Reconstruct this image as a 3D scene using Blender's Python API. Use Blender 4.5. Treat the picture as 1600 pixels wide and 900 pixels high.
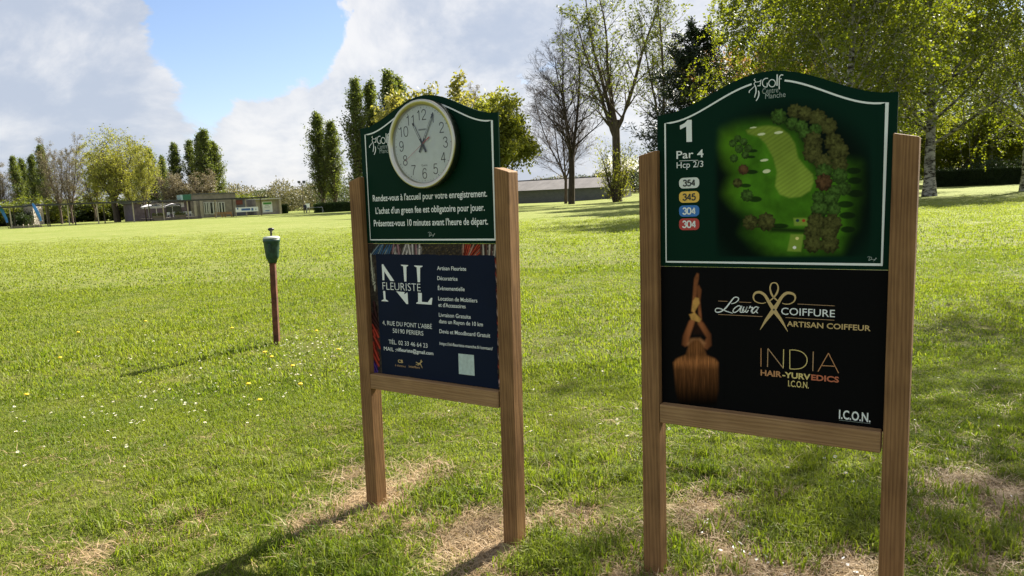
import bpy, math, random
import numpy as np
from mathutils import Vector, Matrix
R = math.radians
scene = bpy.context.scene
for o in list(bpy.data.objects):
    bpy.data.objects.remove(o)
COL = scene.collection

# ------------------------------------------------------------------ camera
F = 1129.2                      # focal length in pixels of the 1600 px wide photograph
EYE = np.array([0, 0, 1.6])
CR = np.array([0.99897257, -0.00592601, -0.04492971])
CU = np.array([0.04531883, 0.13062839, 0.99039509])
CF = np.array([0.0, 0.99141369, -0.13076274])
cam = bpy.data.cameras.new("camera")
cam.sensor_width = 36.0
cam.lens = F / 1600 * 36
cam.clip_start = 0.05
cam.clip_end = 4000
camo = bpy.data.objects.new("camera", cam)
COL.objects.link(camo)
camo.matrix_world = Matrix(((CR[0], CU[0], -CF[0], EYE[0]), (CR[1], CU[1], -CF[1], EYE[1]),
                            (CR[2], CU[2], -CF[2], EYE[2]), (0, 0, 0, 1)))
scene.camera = camo
scene.view_settings.view_transform = 'Standard'
scene.view_settings.look = 'None'
scene.view_settings.exposure = 1.8
scene.view_settings.gamma = 1.0

# ------------------------------------------------------------------ sun and sky
SUN_EL, SUN_AZ = 38.0, 43.5     # azimuth measured from +Y towards +X
sd = np.array([math.cos(R(SUN_EL)) * math.sin(R(SUN_AZ)), math.cos(R(SUN_EL)) * math.cos(R(SUN_AZ)), math.sin(R(SUN_EL))])
sun = bpy.data.lights.new("sun", 'SUN')
sun.energy = 5.0
sun.angle = R(0.55)
sun.color = (1.0, 0.93, 0.80)
suno = bpy.data.objects.new("sun", sun)
COL.objects.link(suno)
suno.rotation_euler = Vector(sd).to_track_quat('Z', 'Y').to_euler()
suno.location = (20, 25, 40)

world = bpy.data.worlds.new("World")
scene.world = world
world.use_nodes = True
wt = world.node_tree
wt.nodes.clear()
def wn(t, **kw):
    n = wt.nodes.new(t)
    for k, v in kw.items():
        setattr(n, k, v)
    return n
def lk(a, b):
    wt.links.new(a, b)
out = wn('ShaderNodeOutputWorld')
bg = wn('ShaderNodeBackground')
bg.inputs['Strength'].default_value = 0.052
sky = wn('ShaderNodeTexSky', sky_type='NISHITA', sun_disc=False)
sky.sun_elevation = R(SUN_EL)
sky.sun_rotation = R(SUN_AZ)
sky.air_density = 1.0
sky.dust_density = 0.6
sky.ozone_density = 1.6
tc = wn('ShaderNodeTexCoord')
def pdir(px, py):
    d = CF * F + CR * (px - 800) + CU * (450 - py)
    return d / np.linalg.norm(d)
def wmath(op, a, b=None, clamp=False):
    n = wn('ShaderNodeMath', operation=op)
    n.use_clamp = clamp
    for i, v in enumerate((a, b)):
        if v is None:
            continue
        if isinstance(v, (int, float)):
            n.inputs[i].default_value = v
        else:
            lk(v, n.inputs[i])
    return n.outputs[0]
def wbump(px, py, rad_deg, amp):
    d = wn('ShaderNodeVectorMath', operation='DOT_PRODUCT')
    lk(tc.outputs['Generated'], d.inputs[0])
    d.inputs[1].default_value = tuple(pdir(px, py))
    m = wn('ShaderNodeMapRange', interpolation_type='SMOOTHSTEP')
    lk(d.outputs['Value'], m.inputs['Value'])
    m.inputs['From Min'].default_value = math.cos(R(rad_deg))
    m.inputs['From Max'].default_value = 1.0
    m.inputs['To Max'].default_value = amp
    return m.outputs['Result']
def wnoise(scale, off, detail=9, rough=0.55, dist=0.25):
    mp = wn('ShaderNodeMapping')
    lk(tc.outputs['Generated'], mp.inputs['Vector'])
    mp.inputs['Location'].default_value = off
    mp.inputs['Scale'].default_value = (1, 1, 1.7)
    n = wn('ShaderNodeTexNoise')
    lk(mp.outputs['Vector'], n.inputs['Vector'])
    n.inputs['Scale'].default_value = scale
    n.inputs['Detail'].default_value = detail
    n.inputs['Roughness'].default_value = rough
    n.inputs['Distortion'].default_value = dist
    return n.outputs['Fac']
OFF = (1.3, 0.7, 2.1)
n0 = wnoise(4.2, OFF, 12, 0.6, 0.35)
cov = wmath('ADD', wmath('MULTIPLY', wmath('SUBTRACT', n0, 0.5), 3.0), 0.60)
cov = wmath('ADD', cov, wmath('MULTIPLY', wmath('SUBTRACT', wnoise(15.0, (3.1, 0.2, 1.7), 8, 0.6, 0.4), 0.5), 0.55))
for b in ((400, 70, 9, -0.34), (300, 95, 8, -0.30), (500, 60, 7, -0.34), (240, 150, 6, -0.30), (400, 10, 10, -0.20), (60, 70, 13, 0.34), (180, 40, 6, 0.26), (610, 60, 6, 0.45), (690, 80, 7, 0.25), (470, 190, 7, 0.38), (560, 160, 7, .3),
          (300, 240, 9, 0.30), (720, 200, 12, 0.2), (150, 260, 12, 0.12), (940, 120, 16, 0.12), (560, 240, 9, 0.2)):
    cov = wmath('ADD', cov, wbump(*b))
mask = wn('ShaderNodeMapRange', interpolation_type='SMOOTHSTEP')
lk(cov, mask.inputs['Value'])
mask.inputs['From Min'].default_value = 0.43
mask.inputs['From Max'].default_value = 0.60
n1 = wnoise(4.2, tuple(np.array(OFF) - 0.035 * sd), 7)
n2 = wnoise(2.4, (4.2, 1.2, 0.3), 5, .5)
shade = wmath('ADD', wmath('MULTIPLY', wmath('SUBTRACT', n0, n1), 2.2), wmath('MULTIPLY', wmath('SUBTRACT', n2, 0.5), 1.6))
sepz = wn('ShaderNodeSeparateXYZ')
lk(tc.outputs['Generated'], sepz.inputs[0])
shade = wmath('ADD', shade, wmath('MULTIPLY', wmath('SUBTRACT', wmath('MINIMUM', sepz.outputs['Z'], 0.3), 0.20), 1.3))   # cloud bases are greyer low down
cr = wn('ShaderNodeMapRange', interpolation_type='SMOOTHSTEP')
lk(shade, cr.inputs['Value'])
cr.inputs['From Min'].default_value = -0.34
cr.inputs['From Max'].default_value = 0.36
ccol = wn('ShaderNodeMixRGB')
lk(cr.outputs['Result'], ccol.inputs['Fac'])
ccol.inputs['Color1'].default_value = (3.0, 3.35, 4.0, 1)
ccol.inputs['Color2'].default_value = (5.3, 5.25, 5.25, 1)
skym = wn('ShaderNodeMixRGB', blend_type='MULTIPLY')
skym.inputs['Fac'].default_value = 1
lk(sky.outputs['Color'], skym.inputs['Color1'])
skym.inputs['Color2'].default_value = (0.92, 0.90, 0.98, 1)
mixs = wn('ShaderNodeMixRGB')
lk(wmath('MULTIPLY', mask.outputs['Result'], 0.93), mixs.inputs['Fac'])
lk(skym.outputs['Color'], mixs.inputs['Color1'])
lk(ccol.outputs['Color'], mixs.inputs['Color2'])
lk(mixs.outputs['Color'], bg.inputs['Color'])
lk(bg.outputs[0], out.inputs['Surface'])

scene.render.resolution_x, scene.render.resolution_y = 1024, 576
if hasattr(scene, 'cycles'):
    scene.cycles.max_bounces = 8
    scene.cycles.transparent_max_bounces = 8

# ------------------------------------------------------------------ helpers
rng = np.random.default_rng(11)
def smooth(t):
    t = np.clip(t, 0, 1)
    return t * t * (3 - 2 * t)
def terrain(x, y):
    x, y = np.asarray(x, float), np.asarray(y, float)
    return -0.004 * np.maximum(0, y - 30) * smooth((24 - x) / 18)
def ray(px, py):
    return CF * F + CR * (px - 800) + CU * (450 - py)
def ground_at(px, py):
    d = ray(px, py)
    z = 0.0
    for _ in range(30):
        t = (z - EYE[2]) / d[2]
        p = EYE + d * t
        z = float(terrain(p[0], p[1]))
    return p
def at_depth(px, py, Y):
    d = ray(px, py)
    return EYE + d * (Y / d[1])
def stand(px, Y):
    """ground point seen in column px at depth Y"""
    x = 0.0
    py = 310
    for _ in range(12):
        p = at_depth(px, py, Y)
        z = float(terrain(p[0], Y))
        v = np.array([p[0], Y, z]) - EYE
        dz = v @ CF
        py = 450 - F * (v @ CU) / dz
    return np.array([p[0], Y, z])
def project(P):
    v = P - EYE
    dz = v @ CF
    return 800 + F * (v @ CR) / dz, 450 - F * (v @ CU) / dz

MATS = {}
def new_mat(name):
    m = bpy.data.materials.new(name)
    m.use_nodes = True
    MATS[name] = m
    return m, m.node_tree, m.node_tree.nodes['Principled BSDF']
def setspec(b, v):
    b.inputs['Specular IOR Level'].default_value = v
def plain(name, col, rough=0.6, metal=0.0, spec=0.4, noise=0.0, nscale=12.0, bump=0.0):
    """colour with a little procedural wear"""
    m, t, b = new_mat(name)
    b.inputs['Roughness'].default_value = rough
    b.inputs['Metallic'].default_value = metal
    setspec(b, spec)
    if noise or bump:
        tcn = t.nodes.new('ShaderNodeTexCoord')
        n = t.nodes.new('ShaderNodeTexNoise')
        n.inputs['Scale'].default_value = nscale
        n.inputs['Detail'].default_value = 6
        t.links.new(tcn.outputs['Object'], n.inputs['Vector'])
        mr = t.nodes.new('ShaderNodeMapRange')
        t.links.new(n.outputs['Fac'], mr.inputs['Value'])
        mr.inputs['From Min'].default_value = .3
        mr.inputs['From Max'].default_value = .7
        mr.inputs['To Min'].default_value = 1 - noise
        mr.inputs['To Max'].default_value = 1 + noise
        mx = t.nodes.new('ShaderNodeVectorMath')
        mx.operation = 'SCALE'
        mx.inputs[0].default_value = col[:3]
        t.links.new(mr.outputs['Result'], mx.inputs['Scale'])
        t.links.new(mx.outputs['Vector'], b.inputs['Base Color'])
        if bump:
            bp = t.nodes.new('ShaderNodeBump')
            bp.inputs['Strength'].default_value = bump
            bp.inputs['Distance'].default_value = 0.02
            t.links.new(n.outputs['Fac'], bp.inputs['Height'])
            t.links.new(bp.outputs['Normal'], b.inputs['Normal'])
    else:
        b.inputs['Base Color'].default_value = (*col[:3], 1)
    return m
def leaf_mat(name, c1, c2, trans=0.45, tcol=None, patch=0.35):
    """leaves: reflect and let light through, colour varies by leaf and by clump"""
    m, t, b = new_mat(name)
    N, L = t.nodes, t.links
    g = N.new('ShaderNodeNewGeometry')
    nz = N.new('ShaderNodeTexNoise')
    nz.inputs['Scale'].default_value = patch
    nz.inputs['Detail'].default_value = 3
    L.new(g.outputs['Position'], nz.inputs['Vector'])
    add = N.new('ShaderNodeMath')
    add.operation = 'MULTIPLY_ADD'
    L.new(g.outputs['Random Per Island'], add.inputs[0])
    add.inputs[1].default_value = 0.5
    sub = N.new('ShaderNodeMath')
    sub.operation = 'MULTIPLY_ADD'
    L.new(nz.outputs['Fac'], sub.inputs[0])
    sub.inputs[1].default_value = 1.6
    sub.inputs[2].default_value = -0.55
    L.new(sub.outputs[0], add.inputs[2])
    mx = N.new('ShaderNodeMixRGB')
    L.new(add.outputs[0], mx.inputs['Fac'])
    add.use_clamp = True
    mx.inputs['Color1'].default_value = (*c1, 1)
    mx.inputs['Color2'].default_value = (*c2, 1)
    L.new(mx.outputs['Color'], b.inputs['Base Color'])
    b.inputs['Roughness'].default_value = 0.5
    setspec(b, 0.25)
    tr = N.new('ShaderNodeBsdfTranslucent')
    tm = N.new('ShaderNodeMixRGB')
    tm.blend_type = 'MULTIPLY'
    tm.inputs['Fac'].default_value = 1
    L.new(mx.outputs['Color'], tm.inputs['Color1'])
    tm.inputs['Color2'].default_value = (*(tcol or (1.6, 1.5, 0.6)), 1)
    L.new(tm.outputs['Color'], tr.inputs['Color'])
    ms = N.new('ShaderNodeMixShader')
    ms.inputs['Fac'].default_value = trans
    L.new(b.outputs[0], ms.inputs[1])
    L.new(tr.outputs[0], ms.inputs[2])
    L.new(ms.outputs[0], N['Material Output'].inputs['Surface'])
    return m

def link(o, parent=None):
    COL.objects.link(o)
    if parent is not None:
        o.parent = parent
    return o
def mesh_obj(name, verts, faces, mat=None, parent=None, smooth_shade=False):
    me = bpy.data.meshes.new(name)
    me.from_pydata([tuple(map(float, v)) for v in verts], [], [tuple(map(int, f)) for f in faces])
    me.update()
    if mat is not None:
        me.materials.append(mat)
    if smooth_shade:
        me.polygons.foreach_set('use_smooth', [True] * len(me.polygons))
    return link(bpy.data.objects.new(name, me), parent)
def np_mesh(name, V, Q=None, T=None):
    """fast mesh from numpy arrays of quads and triangles"""
    me = bpy.data.meshes.new(name)
    parts, starts, n = [], [], 0
    if Q is not None and len(Q):
        parts.append(np.asarray(Q, np.int32).ravel())
        starts.append(n + 4 * np.arange(len(Q)))
        n += 4 * len(Q)
    if T is not None and len(T):
        parts.append(np.asarray(T, np.int32).ravel())
        starts.append(n + 3 * np.arange(len(T)))
        n += 3 * len(T)
    me.vertices.add(len(V))
    me.vertices.foreach_set('co', np.asarray(V, np.float32).ravel())
    me.loops.add(n)
    me.loops.foreach_set('vertex_index', np.concatenate(parts))
    st = np.concatenate(starts).astype(np.int32)
    me.polygons.add(len(st))
    me.polygons.foreach_set('loop_start', st)
    me.update(calc_edges=True)
    me.validate()
    return me
def tag(o, label, cat=None, group=None, kind=None):
    if label:
        o['label'] = label
    if cat:
        o['category'] = cat
    if group:
        o['group'] = group
    if kind:
        o['kind'] = kind
    return o
def empty(name, loc, label=None, cat=None, group=None, rotz=0):
    e = bpy.data.objects.new(name, None)
    e.empty_display_size = .1
    COL.objects.link(e)
    e.location = tuple(map(float, loc))
    e.rotation_euler = (0, 0, rotz)
    return tag(e, label, cat, group)
def box_vf(x0, x1, y0, y1, z0, z1):
    v = [(x0, y0, z0), (x1, y0, z0), (x1, y1, z0), (x0, y1, z0), (x0, y0, z1), (x1, y0, z1), (x1, y1, z1), (x0, y1, z1)]
    f = [(3, 2, 1, 0), (4, 5, 6, 7), (0, 1, 5, 4), (1, 2, 6, 5), (2, 3, 7, 6), (3, 0, 4, 7)]
    return v, f
def bevel(o, w, seg=2):
    m = o.modifiers.new('bevel', 'BEVEL')
    m.width = w
    m.segments = seg
    m.limit_method = 'ANGLE'
    return o
def box(name, x0, x1, y0, y1, z0, z1, mat, parent=None, bev=0):
    o = mesh_obj(name, *box_vf(x0, x1, y0, y1, z0, z1), mat, parent)
    if bev:
        bevel(o, bev)
    return o
def lathe(profile, seg=32):
    """profile of (radius, z) about Z -> verts, faces"""
    v, f = [], []
    n = len(profile)
    for i in range(seg):
        a = 2 * math.pi * i / seg
        for r, z in profile:
            v.append((r * math.cos(a), r * math.sin(a), z))
    for i in range(seg):
        j = (i + 1) % seg
        for k in range(n - 1):
            f.append((i * n + k, j * n + k, j * n + k + 1, i * n + k + 1))
    return v, f
def tube_vf(p, r, sides=8):
    p = np.asarray(p, float)
    r = np.broadcast_to(np.asarray(r, float), (len(p),))
    t = np.gradient(p, axis=0)
    t /= np.linalg.norm(t, axis=1)[:, None]
    ref = np.array([0, 0, 1.0]) if abs(t[0][2]) < .9 else np.array([1.0, 0, 0])
    a = np.cross(t, ref)
    a /= np.linalg.norm(a, axis=1)[:, None]
    b = np.cross(t, a)
    ang = np.arange(sides) * 2 * math.pi / sides
    V = (p[:, None] + r[:, None, None] * (np.cos(ang)[None, :, None] * a[:, None] + np.sin(ang)[None, :, None] * b[:, None])).reshape(-1, 3)
    f = []
    for i in range(len(p) - 1):
        for k in range(sides):
            k2 = (k + 1) % sides
            f.append((i * sides + k, i * sides + k2, (i + 1) * sides + k2, (i + 1) * sides + k))
    f.append(tuple(range(sides))[::-1])
    f.append(tuple((len(p) - 1) * sides + k for k in range(sides)))
    return V, f
def merge(*vf):
    V, Fc = [], []
    for v, f in vf:
        n = len(V)
        V += [tuple(x) for x in v]
        Fc += [tuple(i + n for i in q) for q in f]
    return V, Fc

# ------------------------------------------------------------------ materials
def wood_mat(name, c_light, c_dark, axis='Z'):
    m, t, b = new_mat(name)
    N, L = t.nodes, t.links
    tcn = N.new('ShaderNodeTexCoord')
    oi = N.new('ShaderNodeObjectInfo')
    off = N.new('ShaderNodeVectorMath')
    off.operation = 'MULTIPLY_ADD'
    cmb = N.new('ShaderNodeCombineXYZ')
    for i in range(3):
        L.new(oi.outputs['Random'], cmb.inputs[i])
    L.new(cmb.outputs[0], off.inputs[0])
    off.inputs[1].default_value = (3.1, 1.7, 5.3)
    L.new(tcn.outputs['Object'], off.inputs[2])
    mp = N.new('ShaderNodeMapping')
    L.new(off.outputs[0], mp.inputs['Vector'])
    s = {'Z': (1, 1, 0.05), 'X': (0.05, 1, 1)}[axis]
    mp.inputs['Scale'].default_value = s
    # grain rings, bent by a slow noise
    wv = N.new('ShaderNodeTexWave')
    wv.wave_type = 'RINGS'
    wv.rings_direction = axis
    wv.inputs['Scale'].default_value = 26
    wv.inputs['Distortion'].default_value = 9
    wv.inputs['Detail'].default_value = 3
    wv.inputs['Detail Scale'].default_value = 1.1
    L.new(mp.outputs[0], wv.inputs['Vector'])
    fine = N.new('ShaderNodeTexNoise')
    fine.inputs['Scale'].default_value = 190
    fine.inputs['Detail'].default_value = 4
    L.new(mp.outputs[0], fine.inputs['Vector'])
    big = N.new('ShaderNodeTexNoise')
    big.inputs['Scale'].default_value = 5
    big.inputs['Detail'].default_value = 3
    L.new(off.outputs[0], big.inputs['Vector'])
    # knots
    mk = N.new('ShaderNodeMapping')
    L.new(off.outputs[0], mk.inputs['Vector'])
    mk.inputs['Scale'].default_value = {'Z': (3.2, 3.2, 3.1), 'X': (3.1, 3.2, 3.2)}[axis]
    vo = N.new('ShaderNodeTexVoronoi')
    vo.inputs['Scale'].default_value = 1.15
    L.new(mk.outputs[0], vo.inputs['Vector'])
    kn = N.new('ShaderNodeMapRange')
    kn.interpolation_type = 'SMOOTHSTEP'
    L.new(vo.outputs['Distance'], kn.inputs['Value'])
    kn.inputs['From Min'].default_value = 0.05
    kn.inputs['From Max'].default_value = 0.17
    kn.inputs['To Min'].default_value = 0.35
    kn.inputs['To Max'].default_value = 1
    f1 = N.new('ShaderNodeMath')
    f1.operation = 'MULTIPLY_ADD'
    L.new(wv.outputs['Fac'], f1.inputs[0])
    f1.inputs[1].default_value = 0.30
    f2 = N.new('ShaderNodeMath')
    f2.operation = 'MULTIPLY_ADD'
    L.new(fine.outputs['Fac'], f2.inputs[0])
    f2.inputs[1].default_value = 0.7
    f2.inputs[2].default_value = -0.35
    L.new(f2.outputs[0], f1.inputs[2])
    f3 = N.new('ShaderNodeMath')
    f3.operation = 'MULTIPLY_ADD'
    f3.use_clamp = True
    L.new(big.outputs['Fac'], f3.inputs[0])
    f3.inputs[1].default_value = 0.9
    L.new(f1.outputs[0], f3.inputs[2])
    mx = N.new('ShaderNodeMixRGB')
    L.new(f3.outputs[0], mx.inputs['Fac'])
    mx.inputs['Color1'].default_value = (*c_light, 1)
    mx.inputs['Color2'].default_value = (*c_dark, 1)
    mu = N.new('ShaderNodeMixRGB')
    mu.blend_type = 'MULTIPLY'
    mu.inputs['Fac'].default_value = 1
    L.new(mx.outputs[0], mu.inputs['Color1'])
    L.new(kn.outputs[0], mu.inputs['Color2'])
    L.new(mu.outputs[0], b.inputs['Base Color'])
    b.inputs['Roughness'].default_value = 0.72
    setspec(b, 0.25)
    bp = N.new('ShaderNodeBump')
    bp.inputs['Strength'].default_value = 0.35
    bp.inputs['Distance'].default_value = 0.003
    L.new(f3.outputs[0], bp.inputs['Height'])
    L.new(bp.outputs[0], b.inputs['Normal'])
    return m
WOOD_Z = wood_mat('timber_upright', (0.34, 0.188, 0.074), (0.115, 0.056, 0.020), 'Z')
WOOD_X = wood_mat('timber_rail', (0.40, 0.25, 0.115), (0.19, 0.103, 0.042), 'X')
GREEN_BOARD = plain('green_board', (0.0018, 0.020, 0.0105), 0.5, spec=0.05, noise=.05, nscale=3)
BLACK_BOARD = plain('black_board', (0.003, 0.003, 0.0035), 0.5, spec=0.05)
EDGE = plain('board_edge', (0.006, 0.02, 0.014), 0.5)
NAVY = plain('navy_print', (0.005, 0.010, 0.026), 0.5, spec=0.07, noise=.1, nscale=4)
WHITE_P = plain('white_print', (0.72, 0.76, 0.72), 0.5)
GREY_P = plain('grey_print', (0.30, 0.36, 0.32), 0.5)
GOLD_P = plain('gold_print', (0.50, 0.36, 0.15), 0.5)
GOLDW_P = plain('brown_gold_print', (0.42, 0.26, 0.13), 0.5)
AMBER_P = plain('amber_print', (0.45, 0.22, 0.09), 0.5)
YGOLD_P = plain('pale_gold_print', (0.62, 0.50, 0.18), 0.5)
RUST_P = plain('rust_print', (0.45, 0.13, 0.06), 0.5)
DARK_P = plain('dark_print', (0.03, 0.035, 0.03), 0.5)
FAINT_P = plain('faint_print', (0.10, 0.16, 0.12), 0.5)
PILL = [plain('pill_white', (0.62, 0.66, 0.60), .5), plain('pill_yellow', (0.72, 0.46, 0.07), .5),
        plain('pill_blue', (0.03, 0.16, 0.46), .5), plain('pill_red', (0.42, 0.04, 0.03), .5)]
def vcol_mat(name, rough=0.5):
    m, t, b = new_mat(name)
    a = t.nodes.new('ShaderNodeAttribute')
    a.attribute_name = 'Col'
    t.links.new(a.outputs['Color'], b.inputs['Base Color'])
    b.inputs['Roughness'].default_value = rough
    setspec(b, 0.05)
    return m
PRINT = vcol_mat('printed_picture')

def ground_mat():
    m, t, b = new_mat('lawn')
    N, L = t.nodes, t.links
    g = N.new('ShaderNodeNewGeometry')
    def noise(scale, detail=5, sc=(1, 1, 1), rough=.55):
        mp = N.new('ShaderNodeMapping')
        mp.inputs['Scale'].default_value = sc
        L.new(g.outputs['Position'], mp.inputs['Vector'])
        n = N.new('ShaderNodeTexNoise')
        n.inputs['Scale'].default_value = scale
        n.inputs['Detail'].default_value = detail
        n.inputs['Roughness'].default_value = rough
        L.new(mp.outputs[0], n.inputs['Vector'])
        return n.outputs['Fac']
    def mix(f, c1, c2, lo=.35, hi=.65):
        mr = N.new('ShaderNodeMapRange')
        L.new(f, mr.inputs['Value'])
        mr.inputs['From Min'].default_value = lo
        mr.inputs['From Max'].default_value = hi
        mx = N.new('ShaderNodeMixRGB')
        L.new(mr.outputs[0], mx.inputs['Fac'])
        for s, c in ((mx.inputs['Color1'], c1), (mx.inputs['Color2'], c2)):
            if isinstance(c, tuple):
                s.default_value = (*c, 1)
            else:
                L.new(c, s)
        return mx.outputs[0]
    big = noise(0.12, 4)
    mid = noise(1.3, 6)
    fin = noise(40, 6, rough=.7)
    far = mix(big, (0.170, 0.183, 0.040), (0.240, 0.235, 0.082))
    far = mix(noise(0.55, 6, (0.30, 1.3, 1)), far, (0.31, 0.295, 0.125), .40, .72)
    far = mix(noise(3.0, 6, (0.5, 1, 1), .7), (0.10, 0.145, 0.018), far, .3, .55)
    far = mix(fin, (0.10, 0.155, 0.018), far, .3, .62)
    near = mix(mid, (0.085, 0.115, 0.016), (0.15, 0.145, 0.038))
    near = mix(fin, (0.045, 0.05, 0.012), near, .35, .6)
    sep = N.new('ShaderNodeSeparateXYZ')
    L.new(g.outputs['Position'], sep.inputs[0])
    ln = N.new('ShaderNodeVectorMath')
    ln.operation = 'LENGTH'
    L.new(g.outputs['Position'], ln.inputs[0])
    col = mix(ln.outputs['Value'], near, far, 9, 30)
    # dry earth where the turf is worn away
    at = N.new('ShaderNodeAttribute')
    at.attribute_name = 'bare'
    earth = mix(noise(9, 8, rough=.7), (0.17, 0.115, 0.07), (0.34, 0.245, 0.15))
    earth = mix(noise(70, 4, rough=.8), (0.10, 0.065, 0.04), earth, .3, .5)
    col = mix(at.outputs['Fac'], col, earth, .25, .6)
    L.new(col, b.inputs['Base Color'])
    b.inputs['Roughness'].default_value = 0.95
    setspec(b, 0.1)
    bp = N.new('ShaderNodeBump')
    bp.inputs['Strength'].default_value = 0.6
    bp.inputs['Distance'].default_value = 0.03
    hs = N.new('ShaderNodeMath')
    hs.operation = 'ADD'
    L.new(fin, hs.inputs[0])
    L.new(mid, hs.inputs[1])
    L.new(hs.outputs[0], bp.inputs['Height'])
    L.new(bp.outputs[0], b.inputs['Normal'])
    return m

# ------------------------------------------------------------------ ground
BARE = []       # x, y, rx, ry, amount
for px, py, r, a in ((590, 795, .24, 1.2), (545, 808, .2, 1.0), (645, 772, .22, 1.1), (660, 800, .2, .9), (800, 852, .24, 1.2), (735, 845, .22, 1.0), (860, 840, .2, 1.0), (760, 880, .16, .7),
                     (1010, 885, .24, 1.0), (935, 862, .2, .65), (1090, 880, .25, .95), (1180, 860, .25, .9), (1120, 820, .22, .7), (1190, 790, .2, .85), (1270, 885, .3, .8),
                     (1390, 985, .3, 1.0), (1520, 780, .3, .9), (1590, 810, .25, .8), (1470, 850, .2, .5), (560, 735, .12, .5), (640, 735, .14, .55), (920, 800, .14, .4), (1110, 790, .1, .7),
                     (240, 830, .2, .35), (120, 860, .2, .35)):
    p = ground_at(px, py)
    BARE.append((p[0], p[1], r, a))
def fbm2(x, y, seed, octaves=4, f0=1.0):
    """cheap smooth value noise on numpy arrays, about -1..1"""
    out_ = np.zeros_like(x)
    amp, fr = 1.0, f0
    for o in range(octaves):
        xi, yi = np.floor(x * fr), np.floor(y * fr)
        fx, fy = smooth(x * fr - xi), smooth(y * fr - yi)
        def h(a, b):
            s = np.sin(a * 127.1 + b * 311.7 + seed * 17.3 + o * 5.1) * 43758.5453
            return (s - np.floor(s)) * 2 - 1
        out_ += amp * ((h(xi, yi) * (1 - fx) + h(xi + 1, yi) * fx) * (1 - fy) + (h(xi, yi + 1) * (1 - fx) + h(xi + 1, yi + 1) * fx) * fy)
        amp *= .5
        fr *= 2.03
    return out_ / 1.6
def bare_at(x, y):
    b = np.zeros_like(x)
    for bx, by, r, a in BARE:
        b = np.maximum(b, a * np.exp(-((x - bx) ** 2 + (y - by) ** 2) / (r * r * 1.3)))
    n = fbm2(x, y, 3, 5, 4.0)
    return np.clip(b + 0.30 * n * (b > .04) * 1.2, 0, 1)
def axis_pts(lo, hi, fine_lo, fine_hi, step, growth):
    pts = list(np.arange(fine_lo, fine_hi, step))
    s = step
    while pts[-1] < hi:
        s *= growth
        pts.append(pts[-1] + s)
    s = step
    while pts[0] > lo:
        s *= growth
        pts.insert(0, pts[0] - s)
    return np.array(pts)
gx = axis_pts(-1500, 1500, -2.6, 3.8, .045, 1.075)
gy = axis_pts(-300, 2500, 2.2, 6.2, .045, 1.06)
XX, YY = np.meshgrid(gx, gy)
near_f = smooth((40 - np.hypot(XX, YY)) / 25)
ZZ = terrain(XX, YY) + near_f * (0.018 * fbm2(XX, YY, 1, 3, .8)) + smooth((9 - YY) / 3) * .008 * fbm2(XX, YY, 2, 4, 6.0)
BB = bare_at(XX, YY)
ZZ = ZZ - 0.012 * BB
def ground_z(x, y):
    x, y = np.asarray(x, float), np.asarray(y, float)
    nf = smooth((40 - np.hypot(x, y)) / 25)
    return terrain(x, y) + nf * (0.018 * fbm2(x, y, 1, 3, .8)) + smooth((9 - y) / 3) * .008 * fbm2(x, y, 2, 4, 6.0) - .012 * bare_at(x, y)
ny, nx = XX.shape
idx = np.arange(nx * ny).reshape(ny, nx)
quads = np.stack([idx[:-1, :-1], idx[:-1, 1:], idx[1:, 1:], idx[1:, :-1]], -1).reshape(-1, 4)
gm = np_mesh('ground', np.stack([XX, YY, ZZ], -1).reshape(-1, 3), quads)
gm.attributes.new('bare', 'FLOAT', 'POINT').data.foreach_set('value', BB.ravel().astype(np.float32))
gm.materials.append(ground_mat())
gm.polygons.foreach_set('use_smooth', np.ones(len(gm.polygons), bool))
ground = link(bpy.data.objects.new('ground', gm))
tag(ground, 'mown grass field with worn earth round the sign posts', kind='structure')

# ------------------------------------------------------------------ the two notice boards
G_, P_, D_, S_, PW_ = 0.4037, 0.0755, 0.0774, 0.0321, 0.4124
class Board:
    """local frame: X across the face, Y into the board, Z up; the whole frame leans a little sideways"""
    def __init__(s, x, y, yaw, z, lean):
        s.o = np.array([x, y, z])
        a = R(yaw)
        s.yaw = a
        s.ex = np.array([math.cos(a), -math.sin(a), 0])
        s.ey = np.array([math.sin(a), math.cos(a), 0])
        s.lean = lean
    def uv(s, px, py, depth):
        """photo pixel -> X, Z on the plane Y = depth"""
        d = ray(px, py)
        t = ((s.o + s.ey * depth - EYE) @ s.ey) / (d @ s.ey)
        p = EYE + d * t - s.o
        return float(p @ s.ex - s.lean * p[2]), float(p[2])
    def to_px(s, X, Y, Z):
        X, Z = np.asarray(X, float), np.asarray(Z, float)
        P = s.o + (X + s.lean * Z)[..., None] * s.ex + Y * s.ey + Z[..., None] * np.array([0, 0, 1.0])
        return project(P)
    def shear(s, V):
        V = np.array(V, float)
        V[:, 0] += s.lean * V[:, 2]
        return V
BA = Board(-0.4274, 3.3986, 33.9831, 0.0, 0.0256)
BB_ = Board(0.9047, 2.6101, 32.8294, 0.0149, 0.0095)

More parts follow.
